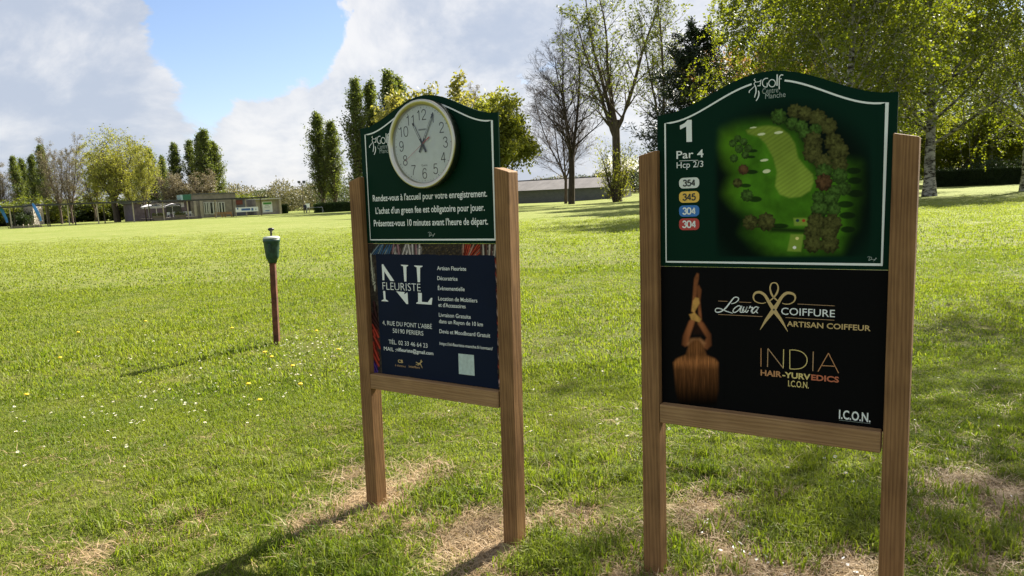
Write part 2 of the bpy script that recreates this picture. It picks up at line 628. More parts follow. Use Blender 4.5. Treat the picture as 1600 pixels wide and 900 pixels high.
def board_mesh(b, name, V, Fc, mat, parent, bev=0, sm=False):
    o = mesh_obj(name, b.shear(V), Fc, mat, parent, sm)
    if bev:
        bevel(o, bev)
    return o
def panel_vf(outline, y0, y1):
    n = len(outline)
    v = [(x, y0, z) for x, z in outline] + [(x, y1, z) for x, z in outline]
    f = [tuple(range(n)), tuple(range(2 * n - 1, n - 1, -1))]
    f += [(i, i + n, (i + 1) % n + n, (i + 1) % n) for i in range(n)]
    return v, f
def arch(w, zsh, zar, n=40, inset=0.0):
    """points of the swan-neck top from right to left"""
    pts = []
    for i in range(n + 1):
        t = 1 - 2 * i / n
        h = 0.5 * (1 + math.cos(math.pi * min(1, abs(t) * 1.04)))
        h = h ** 0.92
        pts.append(((w - inset) * t, zsh + (zar - zsh) * h - inset))
    return pts
def stroke_vf(pts, width, y, closed=False):
    """flat ribbon along points (x, z) with a width, or a width at each point"""
    p = np.array(pts, float)
    w = np.broadcast_to(np.asarray(width, float), (len(p),))
    if closed:
        p = np.vstack([p, p[:1]])
        w = np.append(w, w[0])
    t = np.gradient(p, axis=0)
    if closed:
        t[0] = t[-1] = (p[1] - p[0]) + (p[-1] - p[-2])
    t /= np.maximum(np.linalg.norm(t, axis=1), 1e-9)[:, None]
    nrm = np.stack([-t[:, 1], t[:, 0]], 1)
    # keep mitred corners as wide as the line
    seg = np.diff(p, axis=0)
    seg /= np.maximum(np.linalg.norm(seg, axis=1), 1e-9)[:, None]
    k = np.ones(len(p))
    for i in range(1, len(p) - 1):
        c = abs(nrm[i] @ np.array([-seg[i][1], seg[i][0]]))
        k[i] = 1 / max(c, .6)
    L_, R_ = p + nrm * (w * k / 2)[:, None], p - nrm * (w * k / 2)[:, None]
    n = len(p)
    v = [(a, y, c) for a, c in L_] + [(a, y, c) for a, c in R_]
    f = [(i, i + 1, n + i + 1, n + i) for i in range(n - 1)]
    return v, f
def curve_pts(pts, n=6):
    """Catmull-Rom through points"""
    p = np.array(pts, float)
    q = np.vstack([2 * p[0] - p[1], p, 2 * p[-1] - p[-2]])
    out_ = []
    for i in range(1, len(q) - 2):
        for t in np.arange(n) / n:
            a, b_, c, d = q[i - 1], q[i], q[i + 1], q[i + 2]
            out_.append(.5 * ((2 * b_) + (c - a) * t + (2 * a - 5 * b_ + 4 * c - d) * t * t + (3 * b_ - a - 3 * c + d) * t ** 3))
    out_.append(p[-1])
    return np.array(out_)

_fc = {}
def text_mesh(s, bold=0.0, shear=0.0, space=1.0):
    key = (s, bold, shear, space)
    if key in _fc:
        return _fc[key]
    cu = bpy.data.curves.new('glyphs', 'FONT')
    cu.body = s
    cu.size = 1
    cu.offset = bold
    cu.shear = shear
    cu.space_character = space
    cu.resolution_u = 3
    cu.fill_mode = 'FRONT'
    ob = bpy.data.objects.new('glyphs', cu)
    COL.objects.link(ob)
    bpy.context.view_layer.update()
    dg = bpy.context.evaluated_depsgraph_get()
    me = bpy.data.meshes.new_from_object(ob.evaluated_get(dg))
    V = np.array([v.co[:] for v in me.vertices])
    Fc = [tuple(p.vertices) for p in me.polygons]
    bpy.data.objects.remove(ob)
    bpy.data.meshes.remove(me)
    _fc[key] = (V, Fc)
    return V, Fc
HCAP = text_mesh('H')[0][:, 1].max()
DIGITS = {'0': [[(.3, 1), (.12, .93), (.03, .75), (.0, .5), (.03, .25), (.12, .07), (.3, 0), (.48, .07), (.57, .25), (.6, .5), (.57, .75), (.48, .93), (.3, 1)]],
          '1': [[(.1, .78), (.25, .84), (.36, 1.0)], [(.36, 1.0), (.36, 0)]],
          '2': [[(.03, .72), (.08, .9), (.28, 1), (.5, .92), (.57, .74), (.48, .52), (.2, .25), (.02, .02)], [(.0, .02), (.6, .02)]],
          '3': [[(.04, .8), (.14, .95), (.3, 1), (.48, .92), (.54, .76), (.46, .6), (.28, .54)], [(.28, .54), (.5, .46), (.58, .27), (.5, .08), (.3, 0), (.1, .06), (.02, .22)]],
          '4': [[(.45, 0), (.45, 1)], [(.45, 1), (0, .28)], [(0, .28), (.62, .28)]],
          '5': [[(.54, .98), (.14, .98)], [(.14, .98), (.07, .5)], [(.07, .5), (.2, .6), (.36, .62), (.54, .5), (.58, .3), (.5, .08), (.28, 0), (.1, .05), (.02, .2)]],
          '6': [[(.55, .8), (.46, .96), (.3, 1), (.12, .88), (.03, .6), (.02, .34), (.1, .08), (.3, 0), (.5, .08), (.58, .3), (.5, .52), (.3, .6), (.12, .52), (.03, .36)]],
          '7': [[(0, .98), (.6, .98)], [(.6, .98), (.36, .6), (.24, .25), (.2, 0)]],
          '8': [[(.3, .54), (.12, .63), (.06, .78), (.14, .94), (.3, 1), (.46, .94), (.54, .78), (.48, .63), (.3, .54), (.1, .44), (.02, .27), (.1, .07), (.3, 0), (.5, .07), (.58, .27), (.5, .44), (.3, .54)]],
          '9': [[(.57, .64), (.48, .48), (.3, .4), (.1, .48), (.02, .7), (.1, .92), (.3, 1), (.48, .93), (.57, .7), (.57, .4), (.48, .12), (.3, 0), (.14, .04), (.05, .2)]]}
def digit_vf(s, h, w, x, z, y, asp=.9):
    """stroked numerals h high centred on x, z"""
    adv = .74
    wid = (len(s) - 1) * adv + .6
    vf = []
    for i, ch in enumerate(s):
        for p in DIGITS[ch]:
            q = [(x + (a + i * adv - wid / 2) * h * asp, z + (c_ - .5) * h) for a, c_ in p]
            vf.append(stroke_vf(curve_pts(q, 4) if len(q) > 2 else q, w, y))
    return merge(*vf)
def letters(b, depth, s, p0, p1, hpx, mat, parent, bold=0.0, shear=0.0, space=1.0, name='lettering'):
    """one line of lettering from photo pixel p0 (left end of the baseline) to p1 (right end)"""
    x0, z0 = b.uv(*p0, depth)
    x1, z1 = b.uv(*p1, depth)
    _, zt = b.uv(p0[0], p0[1] - hpx, depth)
    V, Fc = text_mesh(s, bold, shear, space)
    lo, hi = V[:, 0].min(), V[:, 0].max()
    zb = (z0 + z1) / 2
    X = x0 + (V[:, 0] - lo) / (hi - lo) * (x1 - x0)
    Z = zb + V[:, 1] / HCAP * (zt - z0)
    return board_mesh(b, name, np.stack([X, np.full(len(X), depth), Z], 1), Fc, mat, parent)
def pxstroke(b, depth, pts, wpx, mat, parent, name, smooth_=False, conv=lambda q: q):
    pts = [conv(q) for q in pts]
    if smooth_:
        if isinstance(wpx, (list, tuple)):
            wpx = np.interp(np.linspace(0, 1, (len(pts) - 1) * 6 + 1), np.linspace(0, 1, len(pts)), wpx)
        pts = curve_pts(pts)
    l = [b.uv(x, y, depth) for x, y in pts]
    sc = abs(b.uv(pts[0][0], pts[0][1] - 10, depth)[1] - b.uv(pts[0][0], pts[0][1], depth)[1]) / 10
    v, f = stroke_vf(l, np.asarray(wpx) * sc, depth)
    return (v, f) if parent is None else board_mesh(b, name, v, f, mat, parent)
def pxpoly(b, depth, pts, mat, parent, name, conv=lambda q: q):
    l = [b.uv(*conv(q), depth) for q in pts]
    v = [(x, depth, z) for x, z in l]
    f = [tuple(range(len(v)))]
    return (v, f) if parent is None else board_mesh(b, name, v, f, mat, parent)
def crop(x0, y0, s):
    return lambda q: (x0 + q[0] * s, y0 + q[1] * s)
def in_poly(x, y, poly):
    r = np.zeros(x.shape, bool)
    n = len(poly)
    for i in range(n):
        (x0, y0), (x1, y1) = poly[i], poly[(i + 1) % n]
        c = ((y0 > y) != (y1 > y)) & (x < (x1 - x0) * (y - y0) / ((y1 - y0) if y1 != y0 else 1e-9) + x0)
        r ^= c
    return r
def soft_poly(x, y, poly, w):
    """1 inside, fading over w to 0 outside"""
    d = np.full(x.shape, 1e9)
    n = len(poly)
    for i in range(n):
        a, c = np.array(poly[i], float), np.array(poly[(i + 1) % n], float)
        e = c - a
        t = np.clip(((x - a[0]) * e[0] + (y - a[1]) * e[1]) / (e @ e + 1e-9), 0, 1)
        d = np.minimum(d, np.hypot(x - a[0] - t * e[0], y - a[1] - t * e[1]))
    s = np.where(in_poly(x, y, poly), d, -d)
    return smooth(s / w * .5 + .5)
def picture(b, name, x0, x1, z0, z1, depth, nxp, nyp, paint, parent, ztop=None):
    """a printed picture: fine sheet whose colours are computed per vertex"""
    X, Z = np.meshgrid(np.linspace(x0, x1, nxp), np.linspace(z0, z1, nyp))
    if ztop is not None:
        Z = z0 + (Z - z0) / (z1 - z0) * (np.minimum(z1, ztop(X)) - z0)
    u, v = b.to_px(X, depth, Z)
    C = np.clip(paint(u, v), 0, 1)
    id_ = np.arange(nxp * nyp).reshape(nyp, nxp)
    q = np.stack([id_[:-1, :-1], id_[:-1, 1:], id_[1:, 1:], id_[1:, :-1]], -1).reshape(-1, 4)
    V = b.shear(np.stack([X.ravel(), np.full(X.size, depth), Z.ravel()], 1))
    me = np_mesh(name, V, q)
    ca = me.color_attributes.new('Col', 'FLOAT_COLOR', 'POINT')
    ca.data.foreach_set('color', np.concatenate([C.reshape(-1, 3), np.ones((C.shape[0] * C.shape[1], 1))], 1).astype(np.float32).ravel())
    me.materials.append(PRINT)
    return link(bpy.data.objects.new(name, me), parent)

def make_frame(b, label, zpi, zpo):
    e = empty('notice_board', b.o, label, 'sign', rotz=-b.yaw)
    below = -0.25
    for sgn in (-1, 1):
        xi, xo = sgn * G_, sgn * (G_ + P_)
        lo, hi = min(xi, xo), max(xi, xo)
        zl, zh = (zpo, zpi) if sgn < 0 else (zpi, zpo)
        v, f = [], []
        # several rings along the height keep the grain from reading as one flat box
        hs = [below, .0, .5, 1.0, 1.4]
        for z in hs + [None]:
            za, zb = (zl, zh) if z is None else (z, z)
            v += [(lo, 0, za), (hi, 0, zb), (hi, D_, zb), (lo, D_, za)]
        n = len(hs)
        for i in range(n):
            for k in range(4):
                k2 = (k + 1) % 4
                f.append((4 * i + k, 4 * i + k2, 4 * i + 4 + k2, 4 * i + 4 + k))
        f += [(3, 2, 1, 0), (4 * n, 4 * n + 1, 4 * n + 2, 4 * n + 3)]
        board_mesh(b, 'post', v, f, WOOD_Z, e, .004)
    v, f = box_vf(-G_ + .003, G_ - .006, -.003, D_ - .012, .6368, .7136)
    board_mesh(b, 'rail', v, f, WOOD_X, e, .004)
    return e

# ---- board with the clock
eA = make_frame(BA, 'wooden notice board with a wall clock and a navy florist advert', 1.7113, 1.689)
ZSH_A, ZAR_A = 1.9444, 2.0595
ZSH_B, ZAR_B = 1.8539, 1.9691
zgbA = BA.uv(680, 380.5, S_)[1]
zgbB = BB_.uv(1215, 419, S_)[1]
def header(b, e, zsh, zar, zgb):
    ol = [(-PW_, zgb), (PW_, zgb)] + arch(PW_, zsh, zar)
    h = board_mesh(b, 'header_panel', *panel_vf(ol, S_, S_ + .008), GREEN_BOARD, e)
    return h
def border(b, h, zsh, zar, zgb, gap=None):
    ins = .032
    y = S_ - .0012
    top = [(x, z) for x, z in arch(PW_, zsh, zar, 40, ins)]
    w = .0062
    xl = PW_ - ins
    if gap is None:
        v, f = stroke_vf([(-xl, zgb + .018), (xl, zgb + .018)] + top, w, y, True)
    else:
        right = [q for q in top if q[0] > gap[1]] + [(gap[1], np.interp(-gap[1], [-q[0] for q in top], [q[1] for q in top]))]
        left = [(gap[0], np.interp(-gap[0], [-q[0] for q in top], [q[1] for q in top]))] + [q for q in top if q[0] < gap[0]]
        v, f = stroke_vf(left + [(-xl, zgb + .018), (xl, zgb + .018)] + right, w, y)
    board_mesh(b, 'printed_border', v, f, WHITE_P, h)
hA = header(BA, eA, ZSH_A, ZAR_A, zgbA)
border(BA, hA, ZSH_A, ZAR_A, zgbA)
LY = S_ - .0016
c = crop(530, 130, .289)
for s, p0, p1 in (("Rendez-vous à l'accueil pour votre enregistrement.", (182, 630), (800, 623)),
                  ("L'achat d'un green fee est obligatoire pour jouer.", (197, 699), (787, 697)),
                  ("Présentez-vous 10 minutes avant l'heure de départ.", (188, 769), (805, 769))):
    letters(BA, LY, s, c(p0), c(p1), 9.6, WHITE_P, hA, bold=.012)
# golfer logo drawn once on the second board's coordinates, moved to the first
cl = crop(1160, 105, 1 / 15)
LOGO = [([(300, 265), (275, 300), (310, 335), (290, 360), (275, 390), (300, 440), (318, 500), (318, 580), (300, 650), (285, 710)], [12, 20, 16, 16, 18, 22, 26, 28, 26, 20], True),
        ([(300, 355), (350, 345), (400, 335), (445, 295)], [10, 14, 16, 16], True),
        ([(435, 310), (425, 370), (415, 430), (350, 440)], [18, 22, 22, 18], False),
        ([(375, 550), (388, 610), (375, 690), (345, 750), (320, 790)], [22, 28, 28, 24, 18], True),
        ([(285, 445), (210, 515), (165, 555), (160, 600)], [12, 18, 22, 26], True),
        ([(598, 258), (540, 265), (490, 300), (470, 350), (475, 410), (510, 455), (560, 465), (582, 460)], [20] * 8, True),
        ([(582, 462), (582, 365)], [20, 20], False),
        ([(695 + 78 * math.cos(a), 375 + 85 * math.sin(a)) for a in np.linspace(0, 2 * math.pi, 25)], [20] * 25, False),
        ([(815, 170), (812, 435)], [28, 28], False),
        ([(955, 188), (920, 178), (885, 200), (868, 250), (862, 400), (862, 515)], [24] * 6, True),
        ([(845, 275), (920, 272)], [18, 18], False)]
def logo(b, h, xf):
    """xf maps X, Z of the second board to this board"""
    vf = []
    for pts, w, sm in LOGO:
        p = np.array(pts, float)
        if sm:
            w = np.interp(np.linspace(0, 1, (len(p) - 1) * 6 + 1), np.linspace(0, 1, len(p)), w)
            p = curve_pts(p)
        l = [xf(*BB_.uv(*cl(q), LY)) for q in p]
        sc = abs(xf(0, 1)[1] - xf(0, 0)[1]) * abs(BB_.uv(1200, 130, LY)[1] - BB_.uv(1200, 140, LY)[1]) / 10 / 15
        vf.append(stroke_vf(l, np.asarray(w) * sc, LY))
    board_mesh(b, 'printed_logo', *merge(*vf), WHITE_P, h)
    for s, p0, p1 in (('Centre', (465, 622), (840, 592)), ('Manche', (535, 738), (1010, 700))):
        x0, z0 = xf(*BB_.uv(*cl(p0), LY))
        x1, z1 = xf(*BB_.uv(*cl(p1), LY))
        V, Fc = text_mesh(s, -.004)
        X = x0 + (V[:, 0] - V[:, 0].min()) / np.ptp(V[:, 0]) * (x1 - x0)
        Z = (z0 + z1) / 2 + V[:, 1] / HCAP * abs(xf(0, 1)[1] - xf(0, 0)[1]) * .0185
        board_mesh(b, 'lettering', np.stack([X, np.full(len(X), LY), Z], 1), Fc, GREY_P, h)
l1, l2 = BB_.uv(*cl((815, 170)), LY), BB_.uv(*cl((320, 790)), LY)
ca_ = crop(570, 200, 50 / 900)
m1, m2 = BA.uv(*ca_((595, 150)), LY), BA.uv(*ca_((262, 755)), LY)
ks = (m1[1] - m2[1]) / (l1[1] - l2[1])
kx = (m1[0] - m2[0]) / (l1[0] - l2[0])
logo(BA, hA, lambda x, z: (m2[0] + (x - l2[0]) * kx, m2[1] + (z - l2[1]) * ks))
def signature(b, h, x, z, s):
    pts = [[(-3, 2), (-1.5, 2.6)], [(-2, .2), (-1, 2.2), (0, 1.2), (-1.6, -.6), (-2, -.2), (-.5, .2), (1, .3), (2.2, .4)],
           [(1.2, -1), (2, .2), (3, 1.6)], [(1.8, -.6), (2.6, .6), (3.4, 1.4)]]
    board_mesh(b, 'printed_signature', *merge(*[stroke_vf([(x + a * s, z + c_ * s) for a, c_ in (curve_pts(p) if len(p) > 2 else p)], .34 * s, LY) for p in pts]), GREY_P, h)
xs, zs = BA.uv(674, 368, LY)
signature(BA, hA, xs, zs, .0065)

# advert panel: floral print round a navy sheet
za0, za1 = .705, zgbA - .0015
aA = board_mesh(BA, 'advert_panel', *panel_vf([(-PW_, za0), (PW_, za0), (PW_, za1), (-PW_, za1)], S_ + .001, S_ + .009), BLACK_BOARD, eA)
def paint_flowers(u, v):
    r_ = np.random.default_rng(5)
    n1_ = fbm2(u * .5, v * .5, 9, 4, .5)
    C = np.zeros(u.shape + (3,)) + np.array([.02, .016, .014])
    C += (np.abs(n1_) * .05)[..., None] * np.array([1, .8, .5])
    def petal(x0, y0, x1, y1, w, col):
        a, e = np.array([x0, y0]), np.array([x1 - x0, y1 - y0])
        t = ((u - a[0]) * e[0] + (v - a[1]) * e[1]) / (e @ e)
        d = np.abs((u - a[0]) * e[1] - (v - a[1]) * e[0]) / np.hypot(*e)
        wi = w * np.sqrt(np.clip(np.sin(np.clip(t, 0, 1) * math.pi), 0, 1))
        m_ = (t > 0) & (t < 1) & (d < wi)
        s_ = .55 + .45 * np.cos(d / max(w, .1) * 5) + .15 * n1_
        C[m_] = (s_[..., None] * np.array(col))[m_]
    for k in range(9):
        x = 580 + k * 3.4
        petal(x, 398, x + 8 + r_.uniform(-3, 6), 382, 1.6, (.05, .13, .25) if k % 3 else (.22, .28, .30))
    for k in range(11):
        x = 611 + k * 4.3
        petal(x + r_.uniform(-2, 2), 403, x + r_.uniform(-4, 9), 378, r_.uniform(2.2, 4.2), (.52, .47, .43) if k % 3 else (.30, .17, .18))
    for k in range(120):
        x, y = r_.uniform(655, 732), r_.uniform(380, 401)
        petal(x, y, x + 1.5, y - 2, .6, (.14, .10, .04))
    for k in range(10):
        petal(724 + k * 1.6, 404, 722 + k * 5.2 + r_.uniform(-2, 2), 378, r_.uniform(1.8, 3.4), (.42, .06, .03) if k % 4 else (.45, .25, .18))
    for k in range(6):
        petal(752 + k * 4, 405, 752 + k * 5 + r_.uniform(-3, 3), 378, r_.uniform(2, 3.4), (.50, .44, .36) if k % 2 else (.10, .05, .04))
    for k in range(8):
        petal(579 + k * .5, 396 + k * 7, 586, 455 - k * 2, 2.6, (.50, .48, .36))
    for k in range(12):
        y = 470 + k * 9
        petal(579 + r_.uniform(0, 6), y, 592 + r_.uniform(-4, 3), y + 22, 3.5, (.40, .05, .03) if 500 < y < 560 else ((.05, .02, .02) if y < 500 else (.10, .05, .28)))
    for k in range(26):
        y = 400 + k * 7.5
        petal(770 + r_.uniform(-2, 3), y, 779 + r_.uniform(-2, 3), y + 20, 2.2, ((.40, .07, .04), (.45, .30, .24), (.12, .04, .04))[k % 3])
    petal(770, 606, 784, 592, 6, (.62, .38, .34))
    return C
picture(BA, 'floral_print', -G_ - .004, G_ + .004, .708, za1 - .002, S_ + .0002, 230, 170, paint_flowers, aA)
tl, tr, br, bl = [BA.uv(x, y, S_) for x, y in ((587, 396), (773, 400), (778.5, 603.5), (597, 581))]
nv = []
rr = np.random.default_rng(3)
xl, xr = (tl[0] + bl[0]) / 2, (tr[0] + br[0]) / 2 + .002
zt, zb = (tl[1] + tr[1]) / 2, .7165
for a_, b_ in (((xl, zb), (xr, zb)), ((xr, zb), (xr, zt)), ((xr, zt), (xl, zt)), ((xl, zt), (xl, zb))):
    for k in range(16):
        t = k / 16
        nv.append((a_[0] + (b_[0] - a_[0]) * t + rr.normal() * .0012, a_[1] + (b_[1] - a_[1]) * t + rr.normal() * .0012))
board_mesh(BA, 'navy_sheet', [(x, S_ - .0006, z) for x, z in nv], [tuple(range(len(nv)))], NAVY, aA)
c3 = crop(540, 370, .3)
for s, p0, xr_, yr_, h in (("Artisan Fleuriste", (477, 172), 628, 178, 6.0), ("Décoratrice", (478, 224), 583, 230, 6.0), ("Évènementielle", (481, 277), 620, 283, 6.0),
                           ("Location de Mobiliers", (483, 331), 686, 342, 6.0), ("et d'Accessoires", (484, 364), 625, 373, 6.0), ("Livraison Gratuite", (486, 416), 652, 427, 6.0),
                           ("dans un Rayon de 10 km", (487, 449), 715, 467, 6.0), ("Devis et Moodboard Gratuit", (489, 502), 753, 524, 6.0),
                           ("https://nl-fleuriste-manche.fr/contact/", (490, 563), 767, 590, 4.6)):
    letters(BA, LY, s, c3(p0), c3((xr_, yr_)), h, WHITE_P, aA, bold=.006)
for s, p0, xr_, yr_, h, bo in (("4, RUE DU PONT L'ABBÉ", (193, 458), 450, 480, 6.6, -.004), ("50190 PERIERS", (246, 500), 405, 514, 6.6, -.004), ("TÉL. 02 33 46 64 23", (225, 557), 427, 578, 6.4, -.002),
                               ("MAIL :", (200, 592), 262, 597, 5.8, 0), ("nlfleuriste@gmail.com", (266, 597), 457, 614, 5.2, .014), ):
    letters(BA, LY, s, c3(p0), c3((xr_, yr_)), h, WHITE_P, aA, bold=bo)
letters(BA, LY, "CB", c3((273, 655)), c3((299, 657)), 4.6, GOLD_P, aA, bold=.03)
letters(BA, LY, "à distance", c3((258, 674)), c3((314, 679)), 3.2, GOLDW_P, aA)
letters(BA, LY, "Interflora", c3((330, 681)), c3((387, 686)), 3.4, GOLDW_P, aA, bold=.01)
vf = [pxstroke(BA, LY, p, w, None, None, '', True, c3) for p, w in (([(366, 652), (380, 660), (392, 655), (400, 648)], [1, 1.6, 1.4, .6]), ([(378, 668), (388, 660), (392, 668), (400, 684)], [.8, 1.6, 1.4, .7]),
      ([(366, 664), (378, 668), (386, 664)], [.7, 1.2, .8]), ([(391, 652), (393, 643), (396, 650)], [1.2, 1.8, 1.0]))]
board_mesh(BA, 'printed_figure', *merge(*vf), GOLD_P, aA)
letters(BA, LY, "FLEURISTE", (598, 452.6), (657.3, 455.2), 11.6, WHITE_P, aA, bold=-.012)
c15 = crop(550, 370, .15)
vf = [pxpoly(BA, LY, p, None, None, '', cc) for p, cc in (
    ([(310, 290), (322, 283), (440, 460), (400, 460), (336, 362), (337, 452), (318, 452)], c15),
    ([(510, 290), (585, 295), (585, 302), (567, 312), (567, 466), (545, 466), (533, 308), (511, 298)], c15),
    ([(648, 298), (735, 302), (735, 310), (709, 322), (709, 472), (684, 472), (673, 318), (649, 306)], c15),
    ([(195, 282), (206, 282), (209, 326), (222, 334), (222, 337), (187, 335), (187, 332), (199, 325)], c3),
    ([(264, 284), (308, 288), (304, 300), (322, 290), (326, 350), (317, 350)], c3),
    ([(377, 291), (397, 293), (397, 339), (428, 341), (444, 318), (452, 318), (448, 354), (368, 348), (368, 344), (378, 338)], c3))]
for q in vf:
    board_mesh(BA, 'monogram_stroke', *q, WHITE_P, aA)
pxpoly(BA, LY, [(587, 608), (668, 616), (672, 724), (590, 714)], plain('pale_code_square', (0.42, 0.52, 0.48), .5, noise=.12, nscale=60), aA, 'pale_square', c3)

# ---- board with the hole plan
eB = make_frame(BB_, 'wooden notice board with a golf hole plan and a black hairdresser advert', 1.7216, 1.7046)
hB = header(BB_, eB, ZSH_B, ZAR_B, zgbB)
g0, g1 = BB_.uv(1174.5, 125, LY)[0], BB_.uv(1226, 119, LY)[0]
border(BB_, hB, ZSH_B, ZAR_B, zgbB, (g0, g1))
logo(BB_, hB, lambda x, z: (x, z))
cB = crop(980, 100, .3667)
pxpoly(BB_, LY, [(1080.8, 187.2), (1081.2, 221.4), (1072.6, 221.8), (1072.3, 197.6), (1062.6, 202.4), (1062.4, 196.2), (1069.5, 192.6), (1074.2, 187.4)], WHITE_P, hB, 'hole_number')
letters(BB_, LY, "Par 4", cB((210, 402)), cB((325, 399)), 11.8, WHITE_P, hB, bold=.008)
letters(BB_, LY, "Hcp 2/3", cB((211, 443)), cB((324, 439)), 9.3, WHITE_P, hB)
pxstroke(BB_, LY, [(222, 413), (302, 410)], .7, WHITE_P, hB, 'printed_rule', False, cB)
def rounded(x0, x1, z0, z1, r, n=6):
    o = []
    for cx, cz, a0 in ((x1 - r, z1 - r, 0), (x0 + r, z1 - r, 90), (x0 + r, z0 + r, 180), (x1 - r, z0 + r, 270)):
        for i in range(n + 1):
            a = R(a0 + 90 * i / n)
            o.append((cx + r * math.cos(a), cz + r * math.sin(a)))
    return o
for i, (y0, y1, s) in enumerate(((482, 531, '354'), (541, 592, '345'), (601, 651, '304'), (657, 708, '304'))):
    a_, b_ = BB_.uv(*cB((221, y1)), LY), BB_.uv(*cB((307, y0)), LY)
    ol = rounded(a_[0], b_[0], a_[1], b_[1], .016)
    board_mesh(BB_, 'distance_badge', [(x, LY + .0004, z) for x, z in ol], [tuple(range(len(ol)))], PILL[i], hB)
    qx, qz = (a_[0] + b_[0]) / 2, (a_[1] + b_[1]) / 2
    board_mesh(BB_, 'lettering', *digit_vf(s, (b_[1] - a_[1]) * .55, .0050, qx, qz, LY - .0004, 1.0), DARK_P if i < 2 else WHITE_P, hB)
def paint_hole(u, v):
    x, y = (u - 980) / .3667, (v - 100) / .3667
    n1_ = fbm2(x * .02, y * .02, 4, 4, 1.0)
    n3_ = fbm2(x * .11, y * .11, 6, 3, 1.0)
    dk = np.array([.0018, .020, .0105])
    C = np.zeros(x.shape + (3,)) + dk
    # dark oval behind the plan
    ov = smooth((1.08 - np.hypot((x - 690) / 420, (y - 560) / 420)) * 3)
    C = C * (1 - .75 * ov)[..., None]
    glow = soft_poly(x, y, [(412, 300), (470, 272), (560, 258), (640, 262), (720, 300), (760, 380), (800, 450), (890, 420), (985, 430), (985, 560), (960, 690), (900, 790), (760, 808), (640, 812), (560, 775),
                            (505, 715), (530, 650), (470, 600), (430, 550), (462, 470), (430, 420), (405, 350)], 55)
    gcol = np.array([.055, .17, .008]) * (1 + .45 * n1_[..., None]) + np.array([.035, .06, .0]) * smooth((520 - x) / 120)[..., None]
    gcol = gcol * (1 - .35 * smooth((y - 560) / 200) * smooth((700 - x) / 200))[..., None] * (1 - .6 * smooth((x - 900) / 80))[..., None]
    C = C * (1 - glow[..., None]) + gcol * glow[..., None]
    fw_ = soft_poly(x, y, [(507, 283), (540, 270), (600, 262), (650, 270), (690, 300), (715, 340), (728, 400), (760, 440), (790, 470), (795, 500), (780, 540), (740, 565), (690, 570), (650, 555), (630, 520),
                           (638, 460), (622, 400), (590, 340), (560, 310), (515, 298)], 7)
    st = .5 + .5 * np.sign(np.sin((x + y * 1.5) * .22))
    fcol = np.array([.20, .285, .035]) * (.9 + .18 * st + .12 * n1_)[..., None]
    fcol = fcol * (.85 + .3 * smooth((y - 350) / 200))[..., None]
    C = C * (1 - fw_[..., None]) + fcol * fw_[..., None]
    for cx, cy, rx, ry in ((572, 299, 16, 5), (645, 292, 18, 5.5), (537, 271, 14, 3), (584, 410, 17, 5), (594, 457, 16, 8)):
        m_ = smooth((1.15 - np.hypot((x - cx) / rx, (y - cy + (x - cx) * .12) / ry)) * 4)[..., None]
        C = C * (1 - m_) + np.array([.62, .66, .40]) * m_
    for poly in ([(708, 656), (765, 656), (770, 689), (712, 689)], [(697, 725), (752, 725), (740, 800), (682, 797)]):
        m_ = soft_poly(x, y, poly, 5)[..., None]
        C = C * (1 - m_) + np.array([.20, .30, .04]) * m_
    m_ = soft_poly(x, y, [(610, 694), (770, 702), (770, 722), (610, 716)], 10)[..., None]
    C = C * (1 - m_) + np.array([.012, .03, .004]) * m_
    for cx, cy, rx, ry in ((965, 455, 30, 13), (970, 497, 30, 14), (975, 552, 34, 15), (930, 598, 34, 14), (938, 645, 34, 14), (940, 705, 30, 13), (533, 370, 22, 7), (530, 460, 26, 9), (545, 576, 28, 12), (505, 518, 22, 8), (650, 690, 36, 10), (527, 396, 18, 6)):
        m_ = smooth((1.2 - np.hypot((x - cx) / rx, (y - cy) / ry)) * 3)[..., None] * .85
        C = C * (1 - m_) + np.array([.004, .012, .003]) * m_
    TR = [(645, 225, 36, 0), (715, 203, 34, 1), (757, 212, 34, 1), (812, 232, 40, 1), (705, 255, 30, 0), (742, 268, 31, 0), (858, 265, 38, 1), (803, 280, 28, 0), (762, 303, 31, 0), (792, 330, 42, 1),
          (880, 335, 42, 1), (790, 380, 43, 1), (900, 372, 46, 1), (835, 420, 40, 1), (905, 430, 37, 1), (838, 460, 37, 0), (838, 505, 38, 2), (905, 478, 36, 0), (925, 530, 31, 0), (885, 545, 31, 0), (815, 568, 29, 0),
          (868, 575, 35, 0), (820, 620, 39, 0), (882, 620, 29, 0), (805, 672, 39, 1), (873, 680, 43, 1), (790, 715, 38, 1), (858, 720, 40, 1), (790, 765, 41, 1), (862, 765, 43, 1),
          (471, 318, 16, 0), (497, 332, 17, 0), (450, 338, 17, 0), (477, 362, 19, 0), (515, 360, 18, 0), (503, 388, 17, 0), (455, 402, 18, 0), (495, 450, 23, 2), (470, 507, 21, 1), (510, 560, 27, 0), (525, 675, 34, 1), (592, 673, 40, 1)]
    cols = ((.035, .075, .012), (.052, .055, .014), (.065, .035, .014))
    for i, (cx, cy, r_, k) in enumerate(TR):
        dx, dy = (x - cx) / r_, (y - cy) / r_
        ang = np.arctan2(dy, dx)
        edge = 1 + .07 * np.sin(ang * 9 + i) + .05 * np.sin(ang * 15 + 2 * i)
        d = np.hypot(dx, dy) / edge
        m_ = smooth((1.02 - d) * 9)[..., None]
        lump = np.clip(.5 + .75 * n3_, 0, 1)
        sh = (.35 + .95 * lump) * (1.15 - .75 * d ** 2) * (1 - .3 * dy)
        C = C * (1 - m_) + np.array(cols[k]) * np.clip(sh, .1, 2)[..., None] * m_ * 1.5
